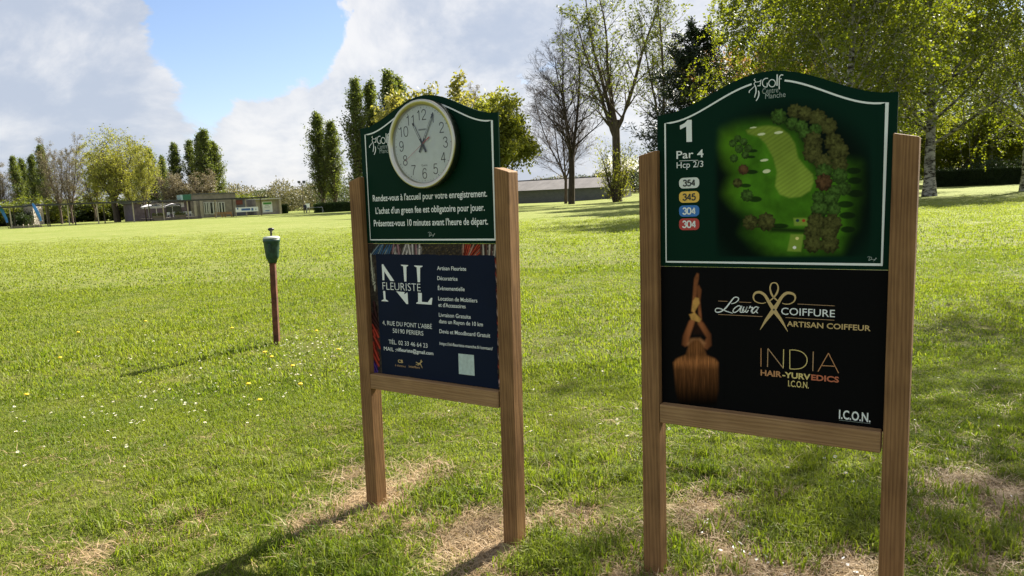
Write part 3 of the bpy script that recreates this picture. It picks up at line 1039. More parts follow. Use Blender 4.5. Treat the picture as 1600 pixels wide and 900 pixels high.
    for cx, cy, col in ((726, 667, (.02, .05, .06)), (752, 667, (.35, .05, .02)), (724, 743, (.75, .70, .25)), (713, 782, (.8, .8, .7))):
        m_ = smooth((1.2 - np.hypot((x - cx) / 7, (y - cy) / 6)) * 4)[..., None]
        C = C * (1 - m_) + np.array(col) * m_
    # fade into the plain board at the sheet's rim
    rim = smooth((u - 1112) / 14) * smooth((1367 - u) / 12) * smooth((v - 149) / 8) * smooth((404 - v) / 6)
    return C * rim[..., None] + dk * (1 - rim[..., None])
x0m, x1m = BB_.uv(1112, 280, S_)[0], BB_.uv(1368, 280, S_)[0]
z0m, z1m = BB_.uv(1215, 404, S_)[1], BB_.uv(1215, 150, S_)[1]
picture(BB_, 'hole_plan', x0m, x1m, z0m, z1m, S_ - .0007, 330, 330, paint_hole, hB,
        lambda X: np.interp(-X, [-q[0] for q in arch(PW_, ZSH_B, ZAR_B)], [q[1] for q in arch(PW_, ZSH_B, ZAR_B)]) - .045)
xs, zs = BB_.uv(1362, 406, LY)
signature(BB_, hB, xs, zs, .0045)

aB = board_mesh(BB_, 'advert_panel', *panel_vf([(-PW_, .705), (PW_, .705), (PW_, zgbB - .0015), (-PW_, zgbB - .0015)], S_ + .001, S_ + .009), BLACK_BOARD, eB)
def paint_hair(u, v):
    x, y = (u - 1040) / .2444, (v - 420) / .2444
    C = np.zeros(x.shape + (3,)) + np.array([.003, .003, .0035])
    n_ = fbm2(x * .05, y * .05, 3, 3, 1.0)
    strand = fbm2(x * .12, y * .006, 8, 4, 1.0)
    def put(poly, col, w=6, sh=None):
        nonlocal C
        m_ = soft_poly(x, y, poly, w)[..., None]
        k = (1 + .35 * n_ if sh is None else sh)[..., None]
        C = C * (1 - m_) + np.clip(np.array(col) * k, 0, 1) * m_
    skin, gold = (.21, .072, .026), (.50, .27, .07)
    put([(165, 275), (172, 190), (183, 60), (200, 28), (212, 32), (212, 62), (203, 110), (196, 200), (188, 285)], skin, 7)
    put([(200, 112), (213, 104), (229, 135), (222, 200), (231, 330), (213, 335), (204, 200)], skin, 7, .8 + .8 * smooth((y - 220) / 90))
    put([(168, 360), (185, 300), (215, 300), (240, 345), (240, 420), (180, 420)], (.02, .008, .005), 16)
    put([(104, 485), (110, 430), (150, 335), (180, 305), (188, 335), (152, 440), (150, 482), (125, 498)], skin, 9, .55 + 1.0 * smooth((x - 100) / 60))
    put([(230, 500), (262, 440), (205, 350), (215, 322), (243, 348), (290, 420), (293, 490), (265, 517)], skin, 9, .6 + .8 * smooth((290 - x) / 70))
    put([(138, 478), (160, 445), (220, 442), (258, 475), (240, 500), (140, 492)], (.30, .13, .05), 12)
    put([(174, 205), (192, 183), (212, 188), (218, 220), (182, 280), (166, 270)], gold, 6)
    put([(150, 292), (186, 280), (228, 322), (215, 342), (165, 325)], gold, 6)
    fade = smooth((880 - y) / 330) * (.45 + .75 * np.abs(strand)) + 1.2 * smooth((55 - np.abs(y - 598)) / 55) * (.4 + .8 * np.abs(strand))
    put([(150, 482), (180, 455), (215, 455), (240, 490), (262, 552), (318, 575), (337, 600), (337, 780), (322, 872), (85, 872), (65, 780), (50, 600), (68, 575), (130, 548)], (.30, .115, .036), 10, fade * (.7 + .5 * np.abs(fbm2(x * .3, y * .004, 14, 2, 1.0))))
    return C
xw0, xw1 = BB_.uv(1042, 530, S_)[0], BB_.uv(1132, 530, S_)[0]
picture(BB_, 'hair_photo_print', xw0, xw1, .7165, BB_.uv(1090, 424, S_)[1], S_ - .0002, 120, 220, paint_hair, aB)
cL = crop(1110, 430, .1625)
vf = [pxstroke(BB_, LY, p, [w / 1.0 * .1625 for w in ww], None, None, '', True, cL) for p, ww in (
    ([(200, 275), (235, 266), (266, 243), (270, 222), (252, 211), (225, 218), (190, 262), (150, 312), (110, 345), (70, 357), (48, 345), (55, 322), (90, 320), (150, 345), (215, 366)], [6, 8, 9, 9, 9, 10, 13, 13, 12, 10, 9, 9, 9, 9, 6]),
    ([(300, 304), (270, 294), (230, 320), (217, 348), (235, 358), (268, 338), (302, 298), (285, 342), (298, 358), (322, 330)], [9] * 10),
    ([(324, 302), (306, 342), (316, 357), (338, 338), (354, 302), (339, 345), (350, 357), (366, 334)], [9] * 8),
    ([(371, 320), (384, 299), (390, 313), (408, 311), (393, 342), (397, 357), (408, 348)], [9] * 7),
    ([(462, 312), (435, 304), (402, 338), (398, 358), (418, 362), (445, 335), (466, 306), (442, 348), (456, 364)], [9] * 9))]
board_mesh(BB_, 'script_lettering', *merge(*vf), WHITE_P, aB)
letters(BB_, LY, "COIFFURE", cL((680, 380)), cL((1197, 402)), 10.8, WHITE_P, aB, bold=.004)
vf = [pxstroke(BB_, LY, p, .75, None, None, '', False, cL) for p in ([(75, 248), (165, 252)], [(275, 258), (392, 263)], [(75, 377), (500, 398)], [(838, 277), (1195, 295)], [(722, 407), (1192, 433)])]
for q in vf:
    board_mesh(BB_, 'printed_rule', *q, GOLDW_P, aB)
k = .1625
def px_scissors(d, p, w):
    return pxstroke(BB_, LY - d, p, [a * k for a in w], None, None, '', True, cL)
vf = [px_scissors(0, [(478, 525), (535, 432), (600, 345), (650, 268), (690, 205), (735, 172), (790, 178), (816, 208), (805, 250), (765, 275), (720, 278), (690, 268)], [4, 26, 40, 30, 26, 26, 22, 15, 11, 9, 8, 6]),
      px_scissors(.0002, [(744, 543), (685, 440), (618, 345), (565, 262), (525, 195), (480, 165), (435, 170), (413, 205), (425, 245), (465, 266), (505, 270), (535, 262)], [4, 26, 40, 30, 26, 26, 22, 15, 11, 9, 8, 6]),
      px_scissors(.0004, [(566, 250), (605, 218), (637, 175), (652, 125), (640, 84), (612, 72), (584, 86), (574, 130), (592, 190), (625, 228), (662, 258)], [10, 12, 18, 14, 12, 10, 12, 14, 18, 14, 10])]
board_mesh(BB_, 'printed_scissors', *merge(*vf), GOLD_P, aB)
pv = [cL((610 + 10 * math.cos(a), 331 + 10 * math.sin(a))) for a in np.linspace(0, 2 * math.pi, 12)[:-1]]
pxpoly(BB_, LY - .0007, pv, DARK_P, aB, 'printed_pivot')
letters(BB_, LY, "ARTISAN COIFFEUR", cL((735, 490)), cL((1540, 537)), 7.9, GOLD_P, aB, bold=.018)
cI = crop(1170, 530, .1555)
I1, I2, I3 = GOLDW_P, YGOLD_P, RUST_P
for p, m in (([(123, 90), (122, 275)], AMBER_P), ([(188, 278), (192, 92)], GOLDW_P), ([(192, 92), (346, 292)], GOLDW_P), ([(346, 292), (350, 102)], YGOLD_P),
             ([(412, 105), (412, 298)], YGOLD_P), ([(412, 108), (470, 110), (530, 128), (572, 165), (586, 208), (572, 258), (530, 290), (470, 300), (412, 298)], YGOLD_P),
             ([(648, 125), (643, 320)], GOLDW_P), ([(695, 325), (800, 140)], AMBER_P), ([(800, 140), (902, 340)], AMBER_P), ([(730, 265), (872, 272)], AMBER_P)):
    pxstroke(BB_, LY, p, 1.25, m, aB, 'thin_letter_stroke', len(p) > 2, cI)
for s, xa, xb, m in (("HAIR", 118, 330, AMBER_P), ("-YURV", 337, 618, YGOLD_P), ("EDICS", 626, 905, RUST_P)):
    f_ = lambda x: 362 + (435 - 362) * (x - 118) / (905 - 118)
    letters(BB_, LY, s, cI((xa, f_(xa))), cI((xb, f_(xb))), 8.3, m, aB, bold=.03)
letters(BB_, LY, "I.C.O.N.", cI((395, 473)), cI((602, 494)), 9.4, YGOLD_P, aB, bold=.014)
letters(BB_, LY, "I.C.O.N.", cI((905, 798)), cI((1222, 832)), 13.3, WHITE_P, aB, bold=.022)
pxstroke(BB_, LY, [(905, 812), (1222, 848)], .5, GREY_P, aB, 'printed_rule', False, cI)
# ------------------------------------------------------------------ wall clock hanging on the first board
def make_clock():
    zc, xc, Rr = 1.8373, 0.0091, 0.2003
    cx = xc + BA.lean * zc
    o = BA.o + BA.ex * cx + BA.ey * S_ + np.array([0, 0, zc])
    e = empty('wall_clock', o, 'round wall clock with a brushed steel rim above the French notice', 'clock', rotz=-BA.yaw)
    dep = .047
    steel, t, b = new_mat('brushed_steel')
    b.inputs['Base Color'].default_value = (.44, .42, .33, 1)
    b.inputs['Metallic'].default_value = 1
    b.inputs['Roughness'].default_value = .28
    dial_m = plain('dial_paper', (.66, .70, .68), .6, noise=.05, nscale=30)
    black = plain('clock_black', (.012, .012, .013), .45)
    red = plain('clock_red', (.45, .05, .03), .5)
    def turn(prof):      # profile radius, distance out of the board -> ring facing -Y
        v, f = lathe(prof, 96)
        return [(x, -z, y) for x, y, z in v], f
    o1 = mesh_obj('rim', *turn([(Rr - .012, .0015), (Rr - .004, .002), (Rr, .006), (Rr, dep - .006), (Rr - .002, dep - .001), (Rr - .006, dep), (Rr - .022, dep - .003), (Rr - .025, dep - .008), (Rr - .027, .024)]), steel, e, True)
    mesh_obj('back_cover', *turn([(.0005, .0016), (Rr - .011, .0016)]), black, e)
    zd = .026
    mesh_obj('dial', *turn([(Rr - .026, zd), (.0005, zd)]), dial_m, e)
    y = -zd - .0008
    rd = Rr - .028
    for h in range(1, 13):
        a = R(90 - 30 * h)
        mesh_obj('numeral', *digit_vf(str(h), .045, .0040, rd * .765 * math.cos(a), rd * .765 * math.sin(a), y, .92), black, e)
    vf = []
    for k_ in range(60):
        a = R(6 * k_)
        d = np.array([math.cos(a), math.sin(a)])
        r0, w = (rd * .935, .0026) if k_ % 5 == 0 else (rd * .95, .0012)
        vf.append(stroke_vf([d * r0, d * rd * .975], w, y))
    mesh_obj('minute_marks', *merge(*vf), black, e)
    for s_, zz, hgt, wid in (("Quartz", -.098, .008, .036),):
        V, Fc = text_mesh(s_)
        X = (V[:, 0] / np.ptp(V[:, 0]) - .5) * wid
        mesh_obj('lettering', np.stack([X, np.full(len(X), y), zz + V[:, 1] / HCAP * hgt], 1), Fc, black, e)
    mesh_obj('maker_mark', *merge(stroke_vf([(-.022, .066), (.022, .0665)], .0075, y)), plain('grey_mark', (.22, .24, .24), .6), e)
    def hand(name, ang, length, tail, w, yy, lume):
        d = np.array([math.cos(ang), math.sin(ang)])
        n = np.array([-d[1], d[0]])
        vf = [stroke_vf([d * 0, -d * tail], w * 1.25, yy), stroke_vf([d * length * .86, d * length], [w * 1.0, w * .8], yy),
              stroke_vf([d * .0 + n * w * .36, d * length * .87 + n * w * .36], w * .26, yy), stroke_vf([d * .0 - n * w * .36, d * length * .87 - n * w * .36], w * .26, yy), stroke_vf([d * 0, d * .03], w, yy)]
        h_ = mesh_obj(name, *merge(*vf), black, e)
        mesh_obj('pale_inlay', *stroke_vf([d * .03, d * length * .86], w * .46, yy), dial_m, h_)
    hand('hour_hand', R(90 - 30 * 11 - 2), .112, .040, .0098, y - .004, True)
    hand('minute_hand', R(90 - 30 * 1 + 1), .148, .040, .0085, y - .006, True)
    a = R(90 - 30 * 8 + 3)
    d = np.array([math.cos(a), math.sin(a)])
    mesh_obj('second_hand', *merge(stroke_vf([d * .13, d * 0], [.0014, .002], y - .008), stroke_vf([d * 0, -d * .055], [.003, .006], y - .008)), red, e)
    v, f = lathe([(.0005, .0), (.005, .0), (.006, -.004)], 20)
    mesh_obj('hand_hub', [(x, y - .0085 - z_ * .2, yy) for x, yy, z_ in v], f, black, e)
    gl = bpy.data.materials.new('clock_glass')
    gl.use_nodes = True
    t = gl.node_tree
    t.nodes.clear()
    o_ = t.nodes.new('ShaderNodeOutputMaterial')
    mx = t.nodes.new('ShaderNodeMixShader')
    tr = t.nodes.new('ShaderNodeBsdfTransparent')
    gs = t.nodes.new('ShaderNodeBsdfGlossy')
    gs.inputs['Roughness'].default_value = .06
    fr = t.nodes.new('ShaderNodeFresnel')
    fr.inputs['IOR'].default_value = 1.45
    t.links.new(fr.outputs[0], mx.inputs['Fac'])
    t.links.new(tr.outputs[0], mx.inputs[1])
    t.links.new(gs.outputs[0], mx.inputs[2])
    t.links.new(mx.outputs[0], o_.inputs['Surface'])
    mesh_obj('glass', *turn([(Rr - .0252, dep - .009), (.0005, dep - .009)]), gl, e)
    return e
make_clock()

# ------------------------------------------------------------------ ball washer on its post
def make_washer():
    base = ground_at(433, 539)
    top = at_depth(424, 372, base[1])
    base[2] = float(ground_z(base[0], base[1]))
    e = empty('ball_washer', base, 'green ball washer on a thin rusty brown post in the lawn', 'ball washer')
    lean = (top[0] - base[0]) / (top[2] - base[2])
    H1 = 0.96
    rust = plain('rusty_steel', (.105, .038, .019), .85, noise=.55, nscale=14, bump=.3)
    green = plain('green_enamel', (.016, .048, .032), .5, noise=.6, nscale=16, bump=.15)
    pale = plain('weathered_lid', (.42, .45, .40), .6, noise=.25, nscale=20)
    blk = plain('black_knob', (.012, .012, .014), .4)
    def put(name, v, f, m, sm=True):
        V = np.array(v, float)
        V[:, 0] += V[:, 2] * lean
        o = mesh_obj(name, V, f, m, e, sm)
        return o
    hw = .031
    post = put('post', *box_vf(-hw, hw, -hw, hw, -.2, H1), rust, False)
    bevel(post, .006)
    put('mounting_collar', *lathe([(.0005, H1 - .03), (.046, H1 - .03), (.052, H1 + .005), (.06, H1 + .02), (.0005, H1 + .02)], 28), green)
    put('tub', *lathe([(.0005, H1 + .0), (.055, H1 + .005), (.070, H1 + .035), (.082, H1 + .14), (.088, H1 + .205), (.094, H1 + .21), (.094, H1 + .24), (.0005, H1 + .24)], 36), green)
    put('lid', *lathe([(.0005, H1 + .241), (.091, H1 + .241), (.091, H1 + .254), (.075, H1 + .266), (.03, H1 + .27), (.0005, H1 + .272)], 36), pale)
    put('plunger_rod', *lathe([(.0005, H1 + .26), (.011, H1 + .26), (.011, H1 + .335), (.0005, H1 + .335)], 14), blk)
    put('knob', *lathe([(.0005, H1 + .325), (.02, H1 + .326), (.033, H1 + .342), (.034, H1 + .352), (.02, H1 + .362), (.0005, H1 + .364)], 22), blk)
    v, f = box_vf(-.016, .016, -.098, -.07, H1 + .10, H1 + .19)
    bevel(put('hinge_lug', v, f, green, False), .006)
    return e
make_washer()
# ------------------------------------------------------------------ clubhouse, covered walkway, barn and small things far off
class Wall:
    """vertical plane through two ground columns; u along it, w in front of it"""
    def __init__(s, pxa, Ya, pxb, Yb):
        s.a, s.b = stand(pxa, Ya), stand(pxb, Yb)
        d = s.b - s.a
        d[2] = 0
        s.len = float(np.linalg.norm(d))
        s.ex = d / s.len
        s.n = np.array([s.ex[1], -s.ex[0], 0])     # towards the viewer
        s.yaw = math.atan2(s.ex[1], s.ex[0])
    def uz(s, px, py, w=0.0):
        d = ray(px, py)
        o = s.a + s.n * w
        t = ((o - EYE) @ s.n) / (d @ s.n)
        p = EYE + d * t
        return float((p - s.a) @ s.ex), float(p[2] - s.a[2])
    def gz(s, u):
        p = s.a + s.ex * u
        return float(terrain(p[0], p[1])) - float(s.a[2])
def wall_box(W, e, name, px0, px1, ytop, ybot, front, back, mat, pym=None, foot=False, bev=0):
    """box on the wall plane; px span, pixel rows for top and bottom, local y from -front to back"""
    m = (ytop + ybot) / 2
    u0, u1 = W.uz(px0, m)[0], W.uz(px1, m)[0]
    xm = (px0 + px1) / 2
    z1 = W.uz(xm, ytop)[1]
    z0 = W.uz(xm, ybot)[1]
    if foot:
        z0 = min(W.gz(u0), W.gz(u1)) - .15
    return box(name, u0, u1, -front, back, z0, z1, mat, e, bev)

CONC = plain('weathered_boards', (.20, .175, .15), .85, noise=.25, nscale=1.5)
CONC2 = plain('pale_boards', (.30, .265, .225), .85, noise=.2, nscale=1.5)
PALE = plain('pale_render', (.46, .44, .46), .8, noise=.1, nscale=2)
MAUVE = plain('mauve_boards', (.13, .10, .12), .85, noise=.25, nscale=2)
DARKROOF = plain('dark_fascia', (.035, .035, .037), .6)
GREYROOF = plain('grey_roof', (.10, .105, .11), .7, noise=.15, nscale=1)
POSTW = plain('pale_timber_post', (.36, .31, .24), .8, noise=.2, nscale=3)
POSTD = plain('dark_timber_post', (.10, .08, .06), .85, noise=.3, nscale=3)
GLASSD = plain('dark_window_glass', (.012, .016, .018), .08, spec=.6)
FRAMEW = plain('window_frame', (.42, .42, .40), .6)
WHITEM = plain('white_board', (.75, .77, .78), .6)
BLUEM = plain('blue_cloth', (.05, .21, .58), .6, noise=.15, nscale=1.2)
REDP = plain('dark_red_panel', (.16, .045, .035), .7)
GREENP = plain('green_awning', (.035, .14, .08), .7)
PLANK = plain('grey_deck_timber', (.15, .125, .10), .9, noise=.3, nscale=2)
ORANGE = plain('orange_timber', (.42, .23, .08), .7, noise=.2, nscale=3)

CH = Wall(203, 122, 437, 138)
ch = empty('clubhouse', CH.a, 'low grey timber clubhouse with flat roofs behind the terrace', 'building', rotz=CH.yaw)
wall_box(CH, ch, 'wall', 298, 369, 303, 337, 0, 9, CONC, foot=True)
wall_box(CH, ch, 'roof', 297, 370, 301.6, 303, .15, 9.1, GREYROOF)
wall_box(CH, ch, 'wall', 211, 297.5, 316, 340, -.6, 9, MAUVE, foot=True)
wall_box(CH, ch, 'blind', 222, 289, 317.5, 325, -.5, .58, PALE)
wall_box(CH, ch, 'roof', 204, 297, 313.2, 316, .2, 9.1, GREYROOF)
wall_box(CH, ch, 'door_opening', 261, 284, 318.5, 334, -.40, .49, GLASSD)
wall_box(CH, ch, 'awning_box', 285, 297.6, 304, 313.5, .3, 2.5, GREENP)
wall_box(CH, ch, 'awning_end', 282.4, 284.9, 304.4, 313.5, .3, 2.5, plain('pale_blue_panel', (.35, .52, .52), .6))
for a_, b_ in ((318.5, 326.5), (327.2, 339.5), (341.5, 351.5)):
    w = wall_box(CH, ch, 'window', a_, b_, 315.6, 334.6, .06, -.005, FRAMEW)
    mm = (a_ + b_) / 2
    for c_, d_ in ((a_ + .7, mm - .25), (mm + .25, b_ - .7)):
        u0, z1 = CH.uz(c_, 316.6)
        u1, z0 = CH.uz(d_, 333.6)
        box('pane', u0, u1, -.075, -.055, z0, z1, GLASSD, w)
for a_, b_, f_ in ((302, 306, .5), (312, 316.5, .35)):
    wall_box(CH, ch, 'pilaster', a_, b_, 313, 337, f_, -.002, CONC2, foot=True)
wall_box(CH, ch, 'wall', 369.2, 386, 310.3, 336, -.8, 7, plain('grey_blue_panel', (.13, .13, .15), .8), foot=True)
wall_box(CH, ch, 'red_panel', 369.8, 381, 312.6, 319.5, -.7, .79, REDP)
wall_box(CH, ch, 'roof', 368.8, 388, 309, 310.3, -.4, 7.2, DARKROOF)
wall_box(CH, ch, 'wall', 400, 434, 311.5, 334, .0, 6, CONC2, foot=True)
wall_box(CH, ch, 'roof', 398, 436, 310.2, 311.5, .9, 6.2, PALE)
wall_box(CH, ch, 'corner_post', 434, 437, 311.5, 334, .9, .2, POSTW, foot=True)
po = wall_box(CH, ch, 'poster', 410, 425.5, 315, 331.8, .04, -.004, WHITEM)
for a_, b_, c_, d_, m in ((411, 424, 316.4, 319, plain('green_print', (.06, .26, .06), .6)), (414, 420, 320.2, 321.4, plain('grey_print_far', (.45, .48, .5), .6)),
                          (413, 422, 323, 324, MATS['grey_print_far']), (414.5, 421, 328.6, 329.6, plain('blue_print', (.12, .22, .45), .6))):
    u0, z1 = CH.uz(a_, c_)
    u1, z0 = CH.uz(b_, d_)
    box('printed_block', u0, u1, -.047, -.041, z0, z1, m, po)

# terrace in front
TE = Wall(241, 116, 315, 121)
te = empty('terrace_deck', TE.a, 'raised grey timber terrace deck in front of the clubhouse', 'terrace', rotz=TE.yaw)
u0, u1 = 0, TE.len
zt = TE.uz(278, 339.6)[1]
nb = 14
for i in range(nb):
    box('deck_board', u0, u1, i * .5, i * .5 + .47, zt - .05, zt + .002 * (i % 3), PLANK, te)
box('edge_board', u0 - .02, u1 + .02, -.06, -.01, zt - .42, zt - .01, PLANK, te)
for i in range(6):
    uu = u0 + (u1 - u0) * i / 5
    box('support', uu - .08, uu + .08, .05, .2, min(TE.gz(0), TE.gz(u1)) - .2, zt - .06, POSTD, te)
TEZ = float(TE.a[2]) + zt
def te_pt(px, w):
    u = TE.uz(px, 338)[0]
    return TE.a + TE.ex * u - TE.n * w + np.array([0, 0, zt + .006])
CLOTHW = plain('parasol_cloth', (.74, .72, .78), .8)
METALW = plain('white_metal', (.7, .7, .7), .5)
def parasol(px, w, label):
    p = te_pt(px, w)
    e = empty('parasol', p, label, 'parasol', 'open parasols on the terrace')
    v, f = lathe([(.001, 2.32), (.55, 2.15), (1.15, 1.93), (1.2, 1.84), (1.14, 1.86), (.5, 2.1), (.001, 2.26)], 8)
    mesh_obj('canopy', v, f, CLOTHW, e)
    mesh_obj('pole', *lathe([(.001, 0), (.028, 0), (.028, 2.3), (.001, 2.3)], 8), METALW, e)
    mesh_obj('base', *lathe([(.001, 0), (.26, 0), (.24, .08), (.001, .1)], 12), POSTD, e)
for px, w, l in ((243, 3.2, 'white parasol on the terrace, first from the willow side'), (251, 1.9, 'white parasol on the terrace, second from the willow side'),
                 (260, 4.6, 'white parasol on the terrace, third from the willow side'), (279, 2.6, 'white parasol on the terrace nearest the clubhouse windows')):
    parasol(px, w, l)
def garden_chair():
    e = empty('terrace_chair', (0, 0, 0), None, 'chair', 'white chairs on the terrace')
    box('seat', -.22, .22, -.22, .22, .42, .46, METALW, e)
    box('backrest', -.22, .22, .20, .24, .5, .88, METALW, e)
    for sx in (-1, 1):
        for sy in (-1, 1):
            box('leg', sx * .2 - .02, sx * .2 + .02, sy * .2 - .02, sy * .2 + .02, 0, .42 if sy < 0 else .88, METALW, e)
    return e
def copy_tree(o, parent=None):
    c_ = o.copy()
    COL.objects.link(c_)
    c_.parent = parent
    for k_ in list(o.children):
        copy_tree(k_, c_)
    return c_
ch0 = garden_chair()
for i, (px, w, rz, l) in enumerate(((266, .8, .4, 'white terrace chair at the deck edge, leftmost of the row'), (277, .7, 2.6, 'white terrace chair below the parasol nearest the windows'), (288, .9, -.3, 'white terrace chair left of the pale post'),
                                    (294, .7, .8, 'white terrace chair right beside the pale post'), (302, .9, 3.0, 'white terrace chair at the right end of the deck'))):
    o = ch0 if i == 0 else copy_tree(ch0)
    o.location = tuple(te_pt(px, w))
    o.rotation_euler = (0, 0, rz)
    o['label'] = l
def terrace_table(px, w, label):
    e = empty('terrace_table', te_pt(px, w), label, 'table')
    mesh_obj('table_top', *lathe([(.001, .72), (.45, .72), (.45, .75), (.001, .75)], 18), METALW, e)
    mesh_obj('pedestal', *lathe([(.001, 0), (.25, 0), (.22, .03), (.035, .05), (.035, .72), (.001, .72)], 10), POSTD, e)
terrace_table(271, 1.0, 'round table on the terrace among white chairs')
terrace_table(291, 1.7, 'round table on the terrace behind the pale post')
def planter(px, w, ln, label):
    e = empty('planter', te_pt(px, w), label, 'planter', rotz=TE.yaw)
    box('trough', -ln, ln, -.18, .18, 0, .38, plain('planter_timber' + str(px), (.16, .13, .09), .9), e)
    return e, ln
PLANTERS = [planter(250, .45, 1.0, 'timber planter with shrubs at the left end of the deck'), planter(283, .4, .9, 'timber planter with shrubs mid-deck')]
# wooden bench and slide toy by the windows
def bench(px, Y, label):
    p = stand(px, Y)
    e = empty('garden_bench', p, label, 'bench', rotz=CH.yaw)
    for k_ in range(3):
        box('seat_slat', -.9, .9, -.25 + k_ * .16, -.12 + k_ * .16, .42, .46, ORANGE, e)
    for k_ in range(2):
        box('back_slat', -.9, .9, .24, .28, .56 + k_ * .2, .70 + k_ * .2, ORANGE, e)
    for s_ in (-1, 1):
        box('leg', s_ * .8 - .05, s_ * .8 + .05, -.24, .27, -.1, .42, ORANGE, e)
        box('back_post', s_ * .8 - .04, s_ * .8 + .04, .281, .33, -.1, .9, ORANGE, e)
bench(345, 124.5, 'orange timber bench under the clubhouse window, left one')
bench(355, 125.5, 'orange timber bench at the end of the clubhouse windows')
# banner
BN = Wall(368, 124, 404, 127)
bn = empty('banner', BN.a, 'white banner with blue lettering on posts by the clubhouse', 'banner', rotz=BN.yaw)
b0 = wall_box(BN, bn, 'banner_sheet', 368, 403.5, 323.6, 330.8, .02, .01, WHITEM)
for s_ in ((370, 372.5, 325, 327.5), (377, 391, 326, 328.6), (392.5, 396, 325.2, 329), (399, 400.5, 326, 328)):
    u0, z1 = BN.uz(s_[0], s_[2])
    u1, z0 = BN.uz(s_[1], s_[3])
    box('printed_block', u0, u1, -.028, -.021, z0, z1, plain('banner_blue%d' % s_[0], (.06, .13, .36), .6), b0)
for px in (368.5, 385, 403):
    u = BN.uz(px, 327)[0]
    box('post', u - .05, u + .05, .012, .11, min(BN.gz(0), BN.gz(BN.len)) - .2, BN.uz(px, 323)[1], POSTW, bn)

# covered walkway running out of the picture to the left
WK = Wall(-60, 100, 420, 128)
wk = empty('covered_walkway', WK.a, 'long low covered walkway with a flat dark roof on thin posts', 'walkway', rotz=WK.yaw)
u1 = WK.uz(419, 310)[0]
zroof = WK.uz(200, 316.5)[1]
zr = [WK.uz(px, py)[1] for px, py in ((0, 324.5), (100, 319.5), (300, 313), (410, 310.5))]
segs = [(-60, 42), (42, 250), (250, 420)]
zz = [np.mean([zr[0], zr[1]]) - .12, np.mean([zr[1], zr[2]]), np.mean([zr[2], zr[3]])]
for (a_, b_), z_ in zip(segs, zz):
    ua, ub = WK.uz(a_, 318)[0], WK.uz(b_, 318)[0]
    box('roof', ua, ub - .01, -.2, 2.6, z_, z_ + .22, DARKROOF, wk)
def wk_post(px, w, mat):
    u = WK.uz(px, 335)[0]
    z_ = zz[0] if px < 42 else zz[1] if px < 250 else zz[2]
    box('post', u - .075, u + .075, w, w + .15, min(WK.gz(u) - .4, -.4), z_, mat, wk)
for px in (16, 73, 107, 153, 209, 256, 294.5, 338, 365, 385.5, 409):
    wk_post(px, .0, POSTW if px not in (73, 365, 409) else POSTD)
for px in (25, 80, 121, 168, 240):
    wk_post(px, 2.2, POSTD)
# low shed walls seen through it
def shed(px0, px1, ytop, ybot, Y, mat, label, dep=3):
    W = Wall(px0, Y, px1, Y)
    e = empty('shed', W.a, label, 'shed', rotz=W.yaw)
    wall_box(W, e, 'wall', px0, px1, ytop, ybot, 0, dep, mat, foot=True)
    wall_box(W, e, 'roof', px0 - 1, px1 + 1, ytop - 1, ytop, .3, dep + .3, GREYROOF)
shed(37, 52, 320, 345, 140, CONC2, 'pale shed behind the covered walkway beside the blue flag')
shed(83, 96, 329, 341, 150, PALE, 'low whitish shed seen through the walkway between the trunks')
# parked white van beyond
def van(px, Y, label):
    p = stand(px, Y)
    e = empty('parked_van', p, label, 'van')
    prof = [(-2.1, .35), (2.1, .35), (2.15, .9), (1.6, 1.15), (1.0, 1.85), (-2.0, 1.9), (-2.15, 1.5)]
    v = [(x, -.85, z) for x, z in prof] + [(x, .85, z) for x, z in prof]
    n = len(prof)
    f = [tuple(range(n)), tuple(range(2 * n - 1, n - 1, -1))] + [(i, i + n, (i + 1) % n + n, (i + 1) % n) for i in range(n)]
    bevel(mesh_obj('body', v, f, WHITEM, e), .08)
    for x in (-1.3, 1.35):
        for s_ in (-1, 1):
            vv, ff = lathe([(.001, -.1), (.32, -.1), (.34, 0), (.32, .1), (.001, .1)], 16)
            mesh_obj('wheel', [(x + a_, s_ * .8 + c_, .33 + b_) for a_, b_, c_ in vv], ff, DARKROOF, e)
    box('side_window', -.2, .9, -.87, -.852, 1.25, 1.7, GLASSD, e)
    box('rear_window', -1.6, -.4, -.87, -.852, 1.25, 1.7, GLASSD, e)
van(132, 165, 'small white van parked behind the walkway and the willow')

# feather flags and the low barrier between them
def flag(px_base, px_top, label):
    p = stand(px_base, 104)
    t = at_depth(px_top, 327, 104)
    dx = t[0] - p[0]
    e = empty('feather_flag', p, label, 'flag', 'blue feather flags')
    hh = 3.4
    n = 16
    rod, L_, R_ = [], [], []
    for i in range(n + 1):
        s_ = i / n
        rod.append((dx * s_ ** 1.05, 0, hh * s_))
    mesh_obj('pole', *tube_vf(rod, .025, 6), POSTD, e)
    V, Fc = [], []
    for i, (x, y, z) in enumerate(rod[4:]):
        s_ = i / (n - 4)
        w = .62 * math.sin(math.pi * min(1, .12 + s_ * .78)) ** .7
        V += [(x + .03, .0 + .06 * math.sin(s_ * 7), z), (x + .03 + w * .75, .06 * math.sin(s_ * 7 + 1.5), z + .22 * w)]
    V = V + [(a_, b_ + .012, c_) for a_, b_, c_ in V]
    m_ = len(V) // 2
    for i in range(m_ // 2 - 1):
        a_ = 2 * i
        Fc += [(a_, a_ + 1, a_ + 3, a_ + 2), (m_ + a_ + 2, m_ + a_ + 3, m_ + a_ + 1, m_ + a_), (a_ + 1, m_ + a_ + 1, m_ + a_ + 3, a_ + 3), (a_, a_ + 2, m_ + a_ + 2, m_ + a_)]
    mesh_obj('flag_cloth', V, Fc, BLUEM, e)
    mesh_obj('spike_base', *lathe([(.001, -.1), (.06, -.1), (.05, .25), (.001, .27)], 8), POSTD, e)
flag(14, -3, 'leaning blue feather flag at the left edge of the field')
